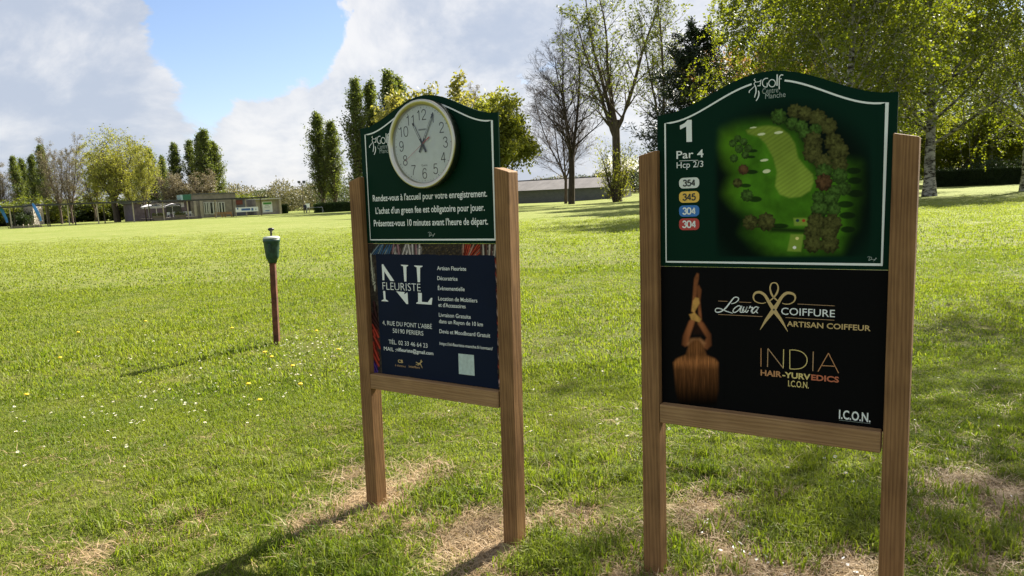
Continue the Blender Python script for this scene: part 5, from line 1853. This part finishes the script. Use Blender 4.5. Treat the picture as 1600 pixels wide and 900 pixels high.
# clipped hedges
def hedge(A, B, thick, h, n, label, mat=L_HED, lsize=.09, seed=1, uneven=.06):
    A, B = np.array(A, float), np.array(B, float)
    d = B - A
    L_ = float(np.hypot(d[0], d[1]))
    yaw = math.atan2(d[1], d[0])
    e = empty('clipped_hedge', (A[0], A[1], A[2]), label, 'hedge', rotz=yaw)
    sl = (B[2] - A[2]) / L_
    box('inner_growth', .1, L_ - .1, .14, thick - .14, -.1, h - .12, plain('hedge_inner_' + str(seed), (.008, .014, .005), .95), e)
    r = np.random.default_rng(seed)
    q = np.concatenate([np.stack([r.uniform(0, L_, n), r.normal(0.02, .05, n), r.uniform(-.02, h, n)], 1),
                        np.stack([r.uniform(0, L_, n // 2), r.uniform(0, thick, n // 2), h + r.normal(0, .05, n // 2)], 1),
                        np.stack([r.normal(0, .05, n // 8), r.uniform(0, thick, n // 8), r.uniform(0, h, n // 8)], 1),
                        np.stack([r.normal(L_, .05, n // 8), r.uniform(0, thick, n // 8), r.uniform(0, h, n // 8)], 1)])
    wob = uneven * fbm2(q[:, 0] * 1.0, q[:, 2], seed, 3, .7)
    q[:, 1] += wob
    q[:, 2] += wob * (q[:, 2] > h * .6) + q[:, 0] * sl
    me = np_mesh('hedge_foliage', *leaf_quads(q, lsize, r, 0, .7))
    me.materials.append(mat)
    link(bpy.data.objects.new('foliage', me), e)
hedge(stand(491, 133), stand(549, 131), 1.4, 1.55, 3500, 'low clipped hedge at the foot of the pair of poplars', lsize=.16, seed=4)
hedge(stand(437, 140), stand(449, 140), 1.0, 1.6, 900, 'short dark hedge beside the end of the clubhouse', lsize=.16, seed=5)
hedge(stand(1462, 84), stand(1680, 78), 1.6, 1.85, 22000, 'long dark clipped hedge on the right behind the birch', L_DRK, .11, seed=6)

# distant wood on the skyline
def woodland():
    r = np.random.default_rng(77)
    pos1, pos2 = [], []
    for i in range(150):
        px = r.uniform(340, 1010)
        Y = r.uniform(185, 235)
        if 560 < px < 800 and r.random() < .5:
            continue
        p = stand(px, Y)
        h = r.uniform(3.5, 8.5) * (1.0 if px < 600 else .8)
        w = h * r.uniform(.35, .6)
        n = 900
        q = nrmz(r.normal(size=(n, 3))) * r.uniform(.5, 1, (n, 1)) ** .4 * np.array([w, w, h * .5]) * (1 + .12 * r.normal(size=(n, 1)))
        q += p + np.array([0, 0, h * .5])
        (pos1 if r.random() < .55 else pos2).append(q)
    for i in range(60):
        px = r.uniform(-120, 380)
        Y = r.uniform(215, 260)
        p = stand(px, Y)
        h = r.uniform(5, 9)
        q = nrmz(r.normal(size=(700, 3))) * r.uniform(.5, 1, (700, 1)) ** .4 * np.array([h * .6, h * .6, h * .5]) + p + np.array([0, 0, h * .5])
        (pos1 if r.random() < .4 else pos2).append(q)
    for i in range(90):
        px = r.uniform(1000, 1760)
        Y = r.uniform(125, 190)
        p = stand(px, Y)
        h = r.uniform(6, 13)
        q = nrmz(r.normal(size=(700, 3))) * r.uniform(.5, 1, (700, 1)) ** .4 * np.array([h * .5, h * .5, h * .5]) + p + np.array([0, 0, h * .5])
        pos2.append(q)
    a, b = np.concatenate(pos1), np.concatenate(pos2)
    V, Q = leaf_quads(np.concatenate([a, b]), .42, r, 0, .7)
    me = np_mesh('woodland', V, Q)
    me.materials.append(L_HAZ)
    me.materials.append(L_HAZ2)
    me.polygons.foreach_set('material_index', np.concatenate([np.zeros(len(a), np.int32), np.ones(len(b), np.int32)]))
    o = link(bpy.data.objects.new('distant_wood', me))
    tag(o, 'belt of distant brown and green trees along the skyline', 'wood', kind='stuff')
woodland()

# behind and right of the clock board
proto('round_y', build_round(41, 12, 9, .30, L_YEL, BARK, .2, 38))
tree_px('round_y', 'yellow_tree', 697, 118, 120, 'yellowish tree rising over the right shoulder of the clock board', wide=1.1)
proto('maple', build_round(43, 11, 8, .30, L_MAP, BARK, .22, 34, .24, .2))
tree_px('maple', 'leafy_tree', 775, 127, 92, 'fresh green tree just right of the clock board', wide=.92, rotz=1.0)
tree_px('bare_a', 'bare_tree', 728, 130, 118, 'greyish twiggy tree between the yellow and the fresh green tree', rotz=1.4, wide=1.0)
# middle trees
proto('bare_b', build_bare(55, 25, 3, 8, 0, BARKD, 1.0, .42, .2, .27, None, 3, 40, .40, .013, .55))
tree_px('bare_b', 'bare_tree', 893, 10, 95, 'tall bare tree with upswept branches in front of the barn', wide=1.1, rotz=2.0)
proto('bare_c', build_bare(53, 16, 4, 20, 0, BARKT, 1.0, .18, .2, .25, None, 3, 44, .36, .010))
tree_px('bare_c', 'bare_tree', 884, 120, 101, 'thin bare tree tucked behind the tall bare tree', wide=1.35, rotz=1.1)
proto('alder', build_bare(58, 28, 4, 19, 2, BARK, .85, .46, .24, .32, L_SPR, 0, 46, .34, .007, .45, .6))
tree_px('alder', 'spring_tree', 965, -75, 92, 'tall tree with sparse spring leaves and an ivy-clad trunk beside the barn', wide=1.15, rotz=.6)
proto('ivy', build_shrub(61, 2.6, L_MAP, .10, 3, .75, BARK, 14))
ip = stand(965, 92)
def basal(px, Y, ybot, ytop, label):
    p = stand(px, Y)
    p = p.copy()
    p[1] -= .35
    h = at_depth(px, ytop, Y)[2] - p[2]
    plant('ivy', 'basal_shoots', p, float(h), label, cat='shrub', wide=.62, part=('stems', 'foliage'))
basal(963, 92, 310, 205, 'fresh green shoots climbing the trunk beside the barn')
proto('alder2', build_bare(64, 26, 3, 14, 2, BARK, .85, .34, .24, .35, L_SPR, 0, 46, .32, .007))
tree_px('alder2', 'spring_tree', 1037, -60, 84, 'tall thin-leaved tree behind the left post of the hole plan board', wide=.9, rotz=3.3)
proto('pine', build_pine(66))
tree_px('pine', 'pine_tree', 1090, 28, 72, 'dark pine above the left shoulder of the hole plan board', wide=1.25)
tree_px('pine', 'pine_tree', 992, 262, 180, 'small dark conifer far off between ivy-clad tree and board', wide=1.3, rotz=2.0)
tree_px('round_y', 'russet_tree', 1172, 45, 95, 'russet tree behind the dark pine', wide=1.0, rotz=2.0, crown_mat=L_PNK)
# birches on the right
proto('birch_a', build_birch(71, 21, 30, .155, .34, .17))
proto('birch_b', build_birch(72, 19, 30, .155, .24, .17, 1.15))
proto('birch_n', build_birch(73, 13.5, 20, .085, .16, .30, 1.0))
def birch(key, x, y, h, label, rotz, wide=1.0, tilt=0):
    plant(key, 'birch_tree', (x, y, float(terrain(x, y))), h, label, group='birches on the right', rotz=rotz, wide=wide, tilt=tilt)
b0 = stand(1452, 52)
birch('birch_a', b0[0], b0[1], 21, 'birch with a white lower trunk right of the hole plan board', .3, 1.25)
for px, Y, h, key, l, rz, w in ((1318, 46, 20, 'birch_b', 'birch rising over the middle of the hole plan board', 1.7, 1.2), (1337, 58, 22, 'birch_a', 'birch with a dark trunk close behind the middle birch', 3.0, 1.1),
                                (1208, 62, 21, 'birch_b', 'birch rising above the logo of the hole plan board', 4.2, 1.2), (1604, 54, 21, 'birch_a', 'birch at the right edge of the photo', 2.1, 1.2),
                                (1545, 96, 22, 'birch_b', 'birch behind the long dark hedge', .9, 1.3), (1420, 74, 22, 'birch_b', 'birch hidden behind the white-trunked birch', 5.2, 1.2)):
    p = stand(px, Y)
    birch(key, p[0], p[1], h, l, rz, w)
# the birch out of frame whose shade falls round the hole plan board
birch('birch_n', 12.6, 11.6, 13.5, 'birch just outside the right edge of the photo', 2.6, 1.15)
birch('birch_n', 18.0, 13.0, 15.0, 'second birch outside the right edge of the photo', 1.2, 1.1)
# shrubs and trees behind the right hedge
proto('round_g', build_round(81, 13, 9, .26, L_MAP, BARK, .12, 44, .2, .22))
for i, (px, yt, Y, w, m, l) in enumerate(((1495, 150, 98, 1.3, L_BIR, 'leafy tree behind the hedge next to the white birch trunk'), (1560, 130, 102, 1.4, L_MAP, 'leafy tree behind the middle of the long hedge'), (1640, 120, 98, 1.4, L_BIR, 'leafy tree behind the hedge at the right edge'),
                                         (1380, 120, 110, 1.4, L_BIR, 'leafy tree low behind the birches, above the right post'), (1270, 110, 112, 1.4, L_BIR, 'leafy tree low behind the middle birch'))):
    tree_px('round_g', 'leafy_tree', px, yt, Y, l, group='leafy trees behind the hedge', rotz=i * 1.1, wide=w, crown_mat=m)
for i, (px, yt, w, m, l) in enumerate(((1488, 258, 1.2, L_DRK, 'dark shrub over the hedge beside the white birch trunk'), (1512, 262, 1.1, L_DRK, 'dark shrub over the hedge, second from the birch trunk'), (1535, 240, .8, L_DRK, 'upright dark shrub over the middle of the hedge'),
                                      (1556, 238, .9, L_DRK, 'dark rounded shrub over the hedge'), (1582, 240, 1.0, L_DRK, 'dark shrub over the right end of the hedge'), (1608, 245, 1.0, L_DRK, 'dark shrub at the right edge over the hedge'))):
    tree_px('shrub_a' if i % 2 else 'shrub_b', 'shrub', px, yt, 88, l, cat='shrub', group='dark shrubs behind the hedge', rotz=i * 2.0, wide=w, part=('stems', 'foliage'), crown_mat=m)
# planting in the terrace troughs
for i, (e, ln) in enumerate(PLANTERS):
    r = np.random.default_rng(90 + i)
    q = np.stack([r.uniform(-ln, ln, 500), r.uniform(-.2, .2, 500), .36 + r.uniform(0, .55, 500) * (1 - .4 * r.random(500))], 1)
    me = np_mesh('planting', *leaf_quads(q, .13, r))
    me.materials.append(L_SHR)
    link(bpy.data.objects.new('planting', me), e)
# ------------------------------------------------------------------ turf, daisies, straw
def blade_mesh(name, n, rad, h, w, seed, mat, bend=.6, lay=0.0):
    r = np.random.default_rng(seed)
    a, q = r.uniform(0, 6.283, n), np.sqrt(r.uniform(0, 1, n)) * rad
    base = np.stack([q * np.cos(a), q * np.sin(a), np.full(n, -.006)], 1)
    az = r.uniform(0, 6.283, n)
    out_ = np.stack([np.cos(az), np.sin(az), np.zeros(n)], 1)
    side = np.stack([-np.sin(az), np.cos(az), np.zeros(n)], 1)
    tw = r.uniform(-1, 1, n)[:, None]
    side = nrmz(side + out_ * tw)
    hh = h * r.uniform(.45, 1.15, n)[:, None]
    be = (bend * r.uniform(.15, 1.1, n) + lay)[:, None]
    ww = (w * r.uniform(.7, 1.3, n))[:, None]
    upv = np.array([0, 0, 1.0])
    mid = base + upv * hh * (.58 - .3 * lay) + out_ * hh * be * .28
    tip = base + upv * hh * (1 - .35 * np.minimum(be, 1.6) - .2 * lay) + out_ * hh * be * .85
    V = np.stack([base - side * ww / 2, base + side * ww / 2, mid + side * ww * .42, mid - side * ww * .42, tip], 1).reshape(-1, 3)
    i = np.arange(n)[:, None] * 5
    me = np_mesh(name, V, i + np.array([[0, 1, 2, 3]]), i + np.array([[3, 2, 4]]))
    me.materials.append(mat)
    return bpy.data.objects.new(name, me)
def grass_mat(name, c1, c2, c3, trans=.42):
    m, t, b = new_mat(name)
    N, L = t.nodes, t.links
    g = N.new('ShaderNodeNewGeometry')
    def noise(s, d=3):
        n = N.new('ShaderNodeTexNoise')
        n.inputs['Scale'].default_value = s
        n.inputs['Detail'].default_value = d
        L.new(g.outputs['Position'], n.inputs['Vector'])
        mr = N.new('ShaderNodeMapRange')
        L.new(n.outputs['Fac'], mr.inputs['Value'])
        mr.inputs['From Min'].default_value = .33
        mr.inputs['From Max'].default_value = .67
        return mr.outputs[0]
    m1 = N.new('ShaderNodeMixRGB')
    av = N.new('ShaderNodeMath')
    av.operation = 'MULTIPLY_ADD'
    L.new(noise(1.6, 6), av.inputs[0])
    av.inputs[1].default_value = .62
    av2 = N.new('ShaderNodeMath')
    av2.operation = 'MULTIPLY'
    L.new(noise(.28, 4), av2.inputs[0])
    av2.inputs[1].default_value = .38
    L.new(av2.outputs[0], av.inputs[2])
    L.new(av.outputs[0], m1.inputs['Fac'])
    m1.inputs['Color1'].default_value = (*c1, 1)
    m1.inputs['Color2'].default_value = (*c2, 1)
    m2 = N.new('ShaderNodeMixRGB')
    rnd = N.new('ShaderNodeMapRange')
    L.new(g.outputs['Random Per Island'], rnd.inputs['Value'])
    rnd.inputs['From Min'].default_value = .62
    rnd.inputs['From Max'].default_value = 1.0
    rnd.inputs['To Max'].default_value = .75
    L.new(rnd.outputs[0], m2.inputs['Fac'])
    L.new(m1.outputs[0], m2.inputs['Color1'])
    m2.inputs['Color2'].default_value = (*c3, 1)
    # paler with distance: the far turf's grazing-light paleness is put into the colour
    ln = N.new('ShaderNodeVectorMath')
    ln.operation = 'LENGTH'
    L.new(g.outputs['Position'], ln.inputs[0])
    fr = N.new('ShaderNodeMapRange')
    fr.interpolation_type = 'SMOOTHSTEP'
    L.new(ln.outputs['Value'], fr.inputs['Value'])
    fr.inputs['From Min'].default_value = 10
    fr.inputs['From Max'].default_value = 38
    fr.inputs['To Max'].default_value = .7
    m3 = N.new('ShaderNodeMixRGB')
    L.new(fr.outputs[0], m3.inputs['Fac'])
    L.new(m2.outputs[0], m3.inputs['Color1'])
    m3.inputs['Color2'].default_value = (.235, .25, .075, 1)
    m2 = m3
    L.new(m2.outputs[0], b.inputs['Base Color'])
    b.inputs['Roughness'].default_value = .55
    setspec(b, .2)
    tr = N.new('ShaderNodeBsdfTranslucent')
    tm = N.new('ShaderNodeMixRGB')
    tm.blend_type = 'MULTIPLY'
    tm.inputs['Fac'].default_value = 1
    L.new(m2.outputs[0], tm.inputs['Color1'])
    tm.inputs['Color2'].default_value = (1.45, 1.6, .5, 1)
    L.new(tm.outputs[0], tr.inputs['Color'])
    ms = N.new('ShaderNodeMixShader')
    ms.inputs['Fac'].default_value = trans
    L.new(b.outputs[0], ms.inputs[1])
    L.new(tr.outputs[0], ms.inputs[2])
    L.new(ms.outputs[0], N['Material Output'].inputs['Surface'])
    return m
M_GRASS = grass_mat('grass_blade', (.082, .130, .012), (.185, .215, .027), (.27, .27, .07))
M_STRAW = grass_mat('straw_blade', (.36, .26, .15), (.26, .17, .09), (.45, .36, .23), .2)
WHITEPET = plain('white_petal', (.80, .80, .78), .6)
YELPET = plain('yellow_petal', (.75, .52, .02), .6)
def collection(name, objs):
    c_ = bpy.data.collections.new(name)
    for o in objs:
        c_.objects.link(o)
    return c_
def scatter(name, P, rot, scl, idx_, coll, label, cat):
    me = bpy.data.meshes.new(name)
    me.vertices.add(len(P))
    me.vertices.foreach_set('co', P.astype(np.float32).ravel())
    me.attributes.new('rot', 'FLOAT_VECTOR', 'POINT').data.foreach_set('vector', rot.astype(np.float32).ravel())
    me.attributes.new('scl', 'FLOAT_VECTOR', 'POINT').data.foreach_set('vector', scl.astype(np.float32).ravel())
    me.attributes.new('pick', 'INT', 'POINT').data.foreach_set('value', idx_.astype(np.int32))
    o = link(bpy.data.objects.new(name, me))
    ng = bpy.data.node_groups.new(name + '_scatter', 'GeometryNodeTree')
    ng.interface.new_socket('Geometry', in_out='INPUT', socket_type='NodeSocketGeometry')
    ng.interface.new_socket('Geometry', in_out='OUTPUT', socket_type='NodeSocketGeometry')
    gi, go = ng.nodes.new('NodeGroupInput'), ng.nodes.new('NodeGroupOutput')
    iop = ng.nodes.new('GeometryNodeInstanceOnPoints')
    ci = ng.nodes.new('GeometryNodeCollectionInfo')
    ci.inputs['Collection'].default_value = coll
    ci.inputs['Separate Children'].default_value = True
    ci.inputs['Reset Children'].default_value = True
    def attr(n, t):
        a = ng.nodes.new('GeometryNodeInputNamedAttribute')
        a.data_type = t
        a.inputs['Name'].default_value = n
        return a.outputs['Attribute']
    ng.links.new(gi.outputs[0], iop.inputs['Points'])
    ng.links.new(ci.outputs[0], iop.inputs['Instance'])
    iop.inputs['Pick Instance'].default_value = True
    ng.links.new(attr('pick', 'INT'), iop.inputs['Instance Index'])
    er = ng.nodes.new('FunctionNodeEulerToRotation')
    ng.links.new(attr('rot', 'FLOAT_VECTOR'), er.inputs[0])
    ng.links.new(er.outputs[0], iop.inputs['Rotation'])
    ng.links.new(attr('scl', 'FLOAT_VECTOR'), iop.inputs['Scale'])
    ng.links.new(iop.outputs[0], go.inputs[0])
    md = o.modifiers.new('scatter', 'NODES')
    md.node_group = ng
    return tag(o, label, cat, kind='stuff')
rg = np.random.default_rng(5)
def wedge(n, y0, y1, marg=.9, p=1.0):
    """points on the ground inside the view between two depths, even per square metre"""
    y = np.sqrt(rg.uniform(0, 1, n) * (y1 * y1 - y0 * y0) + y0 * y0)
    x = rg.uniform(-1, 1, n) * (.80 * y + marg)
    return x, y
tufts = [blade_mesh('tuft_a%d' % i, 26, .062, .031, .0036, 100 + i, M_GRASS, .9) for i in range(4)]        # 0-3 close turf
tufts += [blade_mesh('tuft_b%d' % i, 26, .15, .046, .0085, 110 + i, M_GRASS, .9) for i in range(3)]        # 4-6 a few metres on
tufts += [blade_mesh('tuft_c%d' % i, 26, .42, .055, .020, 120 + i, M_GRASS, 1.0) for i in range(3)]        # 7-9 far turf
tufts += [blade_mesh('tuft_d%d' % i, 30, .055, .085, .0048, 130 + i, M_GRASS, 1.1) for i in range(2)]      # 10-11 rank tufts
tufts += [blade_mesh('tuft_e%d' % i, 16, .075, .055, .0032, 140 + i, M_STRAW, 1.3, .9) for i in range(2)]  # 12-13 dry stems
GC = collection('turf_pieces', tufts)
PX, PY, SC, ID = [], [], [], []
def add(x, y, s, i):
    PX.append(x)
    PY.append(y)
    SC.append(s)
    ID.append(i)
for y0, y1, dens, lo, hi, s0 in ((1.9, 6.5, 560, 0, 4, 1.0), (6.0, 15, 105, 4, 7, 1.0), (14, 50, 17, 7, 10, 1.0)):
    area = .8 * (y1 ** 2 - y0 ** 2) + 1.8 * (y1 - y0)
    n = int(area * dens)
    x, y = wedge(n, y0, y1)
    b = bare_at(x, y)
    pat = fbm2(x, y, 21, 4, .9)
    thin = fbm2(x, y, 23, 3, 2.2)
    keep = (rg.uniform(0, 1, n) > np.clip(b * 2.0 - .15, 0, .98)) & (rg.uniform(0, 1, n) > np.clip(.45 * thin + .05, 0, .5))
    if y0 > 13:
        keep &= rg.uniform(0, 1, n) < smooth((48 + 10 * thin - y) / 26)
    s = np.clip(.95 + .55 * pat + rg.normal(0, .13, n), .45, 1.7) * (1 - .35 * b)
    add(x[keep], y[keep], s[keep], rg.integers(lo, hi, keep.sum()))
# rank tufts near the posts and here and there
for px, py, k_, sp in ((1290, 800, 150, .16), (1230, 835, 70, .15), (870, 865, 110, .13), (1120, 745, 50, .2), (1480, 820, 60, .2), (1560, 860, 60, .22), (1010, 870, 12, .1), (560, 850, 50, .2), (700, 770, 60, .12),
                       (940, 730, 40, .2), (450, 870, 60, .3), (1060, 870, 30, .1), (1330, 740, 40, .2), (160, 850, 60, .4), (300, 760, 40, .4), (870, 760, 30, .2), (1540, 700, 50, .4)):
    p = ground_at(px, py)
    add(p[0] + rg.normal(0, sp, k_), p[1] + rg.normal(0, sp, k_), rg.uniform(.6, 1.25, k_), rg.integers(10, 12, k_))
# dry stems on the worn earth
n = 26000
x, y = wedge(n, 1.9, 5.2)
b = bare_at(x, y)
keep = rg.uniform(0, 1, n) < np.clip(b * 1.1, 0, .8) + .03
add(x[keep], y[keep], rg.uniform(.5, 1.3, keep.sum()), rg.integers(12, 14, keep.sum()))
X_, Y_, S2, I_ = map(np.concatenate, (PX, PY, SC, ID))
def off_posts(x, y):
    ok = np.ones(len(x), bool)
    for b in (BA, BB_):
        lx = (x - b.o[0]) * b.ex[0] + (y - b.o[1]) * b.ex[1]
        ly = (x - b.o[0]) * b.ey[0] + (y - b.o[1]) * b.ey[1]
        ok &= ~((np.abs(np.abs(lx) - G_ - P_ / 2) < P_ / 2 + .03) & (ly > -.03) & (ly < D_ + .03))
    return ok
ok = off_posts(X_, Y_)
X_, Y_, S2, I_ = X_[ok], Y_[ok], S2[ok], I_[ok]
P3 = np.stack([X_, Y_, ground_z(X_, Y_)], 1)
rot = np.stack([rg.normal(0, .12, len(X_)), rg.normal(0, .12, len(X_)), rg.uniform(0, 6.283, len(X_))], 1)
scl = np.stack([.85 + .3 * S2, .85 + .3 * S2, S2], 1)
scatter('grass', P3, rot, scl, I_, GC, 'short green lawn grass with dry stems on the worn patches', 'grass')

# daisies
def daisy(name, k_, seed):
    r = np.random.default_rng(seed)
    V, Fc, M = [], [], []
    h = .052
    for j in range(11):
        a = 6.283 * j / 11
        w = .18
        n = len(V)
        V += [(.003 * math.cos(a), .003 * math.sin(a), h), (.010 * math.cos(a - w), .010 * math.sin(a - w), h + .002), (.0125 * math.cos(a), .0125 * math.sin(a), h + .001), (.010 * math.cos(a + w), .010 * math.sin(a + w), h + .002)]
        Fc.append((n, n + 1, n + 2, n + 3))
        M.append(0)
    n = len(V)
    V += [(.004 * math.cos(6.283 * j / 8), .004 * math.sin(6.283 * j / 8), h + .003) for j in range(8)]
    Fc.append(tuple(range(n, n + 8)))
    M.append(1)
    n = len(V)
    V += [(-.0008, 0, 0), (.0008, 0, 0), (.0008, 0, h), (-.0008, 0, h)]
    Fc.append((n, n + 1, n + 2, n + 3))
    M.append(2)
    me = bpy.data.meshes.new(name)
    me.from_pydata(V, [], Fc)
    for m in (WHITEPET, YELPET, M_GRASS):
        me.materials.append(m)
    me.polygons.foreach_set('material_index', M)
    me.update()
    return bpy.data.objects.new(name, me)
def petal_obj():
    me = bpy.data.meshes.new('fallen_petal')
    me.from_pydata([(0, -.006, 0), (.01, 0, .002), (0, .006, .003), (-.01, 0, .0)], [], [(0, 1, 2, 3)])
    me.materials.append(WHITEPET)
    return bpy.data.objects.new('fallen_petal', me)
DC = collection('daisy_pieces', [daisy('daisy', 0, 1), petal_obj()])
x, y = wedge(15000, 2.4, 24)
clump = fbm2(x, y, 31, 3, .55) + .45 * fbm2(x, y, 33, 3, 2.0)
keep = (rg.uniform(0, 1, len(x)) < np.clip((clump - .25) * .9, .012, .8)) & (bare_at(x, y) < .3)
x, y = x[keep], y[keep]
for px, py, k_, sp in ((520, 540, 160, .5), (470, 570, 90, .5), (1290, 700, 14, .3), (150, 640, 60, .6), (270, 650, 50, .5), (700, 620, 25, .5), (1560, 400, 60, 1.2), (1480, 410, 50, 1.2)):
    p = ground_at(px, py)
    x = np.append(x, p[0] + rg.normal(0, sp, k_))
    y = np.append(y, p[1] + rg.normal(0, sp, k_))
nd = len(x)
for px, py, k_, sp in ((1172, 868, 9, .06), (1190, 885, 5, .05), (1110, 825, 5, .06), (1340, 880, 5, .08), (1220, 850, 6, .15), (655, 795, 3, .02), (1520, 690, 8, .3), (1480, 720, 8, .25)):
    p = ground_at(px, py)
    x = np.append(x, p[0] + rg.normal(0, sp, k_))
    y = np.append(y, p[1] + rg.normal(0, sp, k_))
pk = np.where(np.arange(len(x)) < nd, 0, 1)
z = ground_z(x, y) + np.where(pk == 0, 0, .012)
dist = np.hypot(x, y)
sz = rg.uniform(.6, 1.05, len(x)) * np.where(pk == 0, 1.0, 1.3)
scatter('daisies', np.stack([x, y, z], 1), np.stack([rg.normal(0, .25, len(x)), rg.normal(0, .25, len(x)), rg.uniform(0, 6.28, len(x))], 1), np.stack([sz, sz, sz], 1), pk, DC,
        'tiny white daisies and fallen petals sprinkled over the lawn', 'daisies')
# dandelions
STALK = plain('dandelion_stalk', (.10, .16, .04), .6)
def dandelion():
    e = empty('dandelion', (0, 0, 0), 'small yellow dandelion flower in the lawn', 'dandelion', 'dandelions in the lawn')
    mesh_obj('stalk', *lathe([(.001, -.01), (.003, -.01), (.002, .065), (.001, .065)], 6), STALK, e)
    mesh_obj('flower', *lathe([(.001, .06), (.012, .064), (.024, .074), (.021, .080), (.012, .084), (.001, .086)], 14), YELPET, e)
    return e
d0 = dandelion()
for i, (px, py, l) in enumerate(((495, 526, 'dandelion to the right of the washer post, nearest the clock board but one'), (425, 567, 'dandelion just below the foot of the washer post'), (389, 611, 'dandelion below the washer shadow, upper of the pair'),
                                 (407, 638, 'dandelion below the washer shadow, lower of the pair'), (363, 520, 'dandelion left of the foot of the washer post, above its shadow'), (530, 556, 'dandelion nearest the left post of the clock board'),
                                 (458, 582, 'dandelion right of and below the washer post foot'), (95, 568, 'dandelion far left, left of the tip of the washer shadow'), (123, 527, 'dandelion far left, above the tip of the washer shadow'),
                                 (228, 509, 'dandelion midway between the left edge and the washer post'), (43, 628, 'dandelion nearest the left edge of the photo'), (470, 610, 'lowest dandelion between washer post and clock board'),
                                 (414, 560, 'dandelion touching the washer post foot on its left'))):
    o = d0 if i == 0 else copy_tree(d0)
    p = ground_at(px, py)
    o.location = (p[0], p[1], float(ground_z(p[0], p[1])))
    o.scale = (.85,) * 3
    o['label'] = l
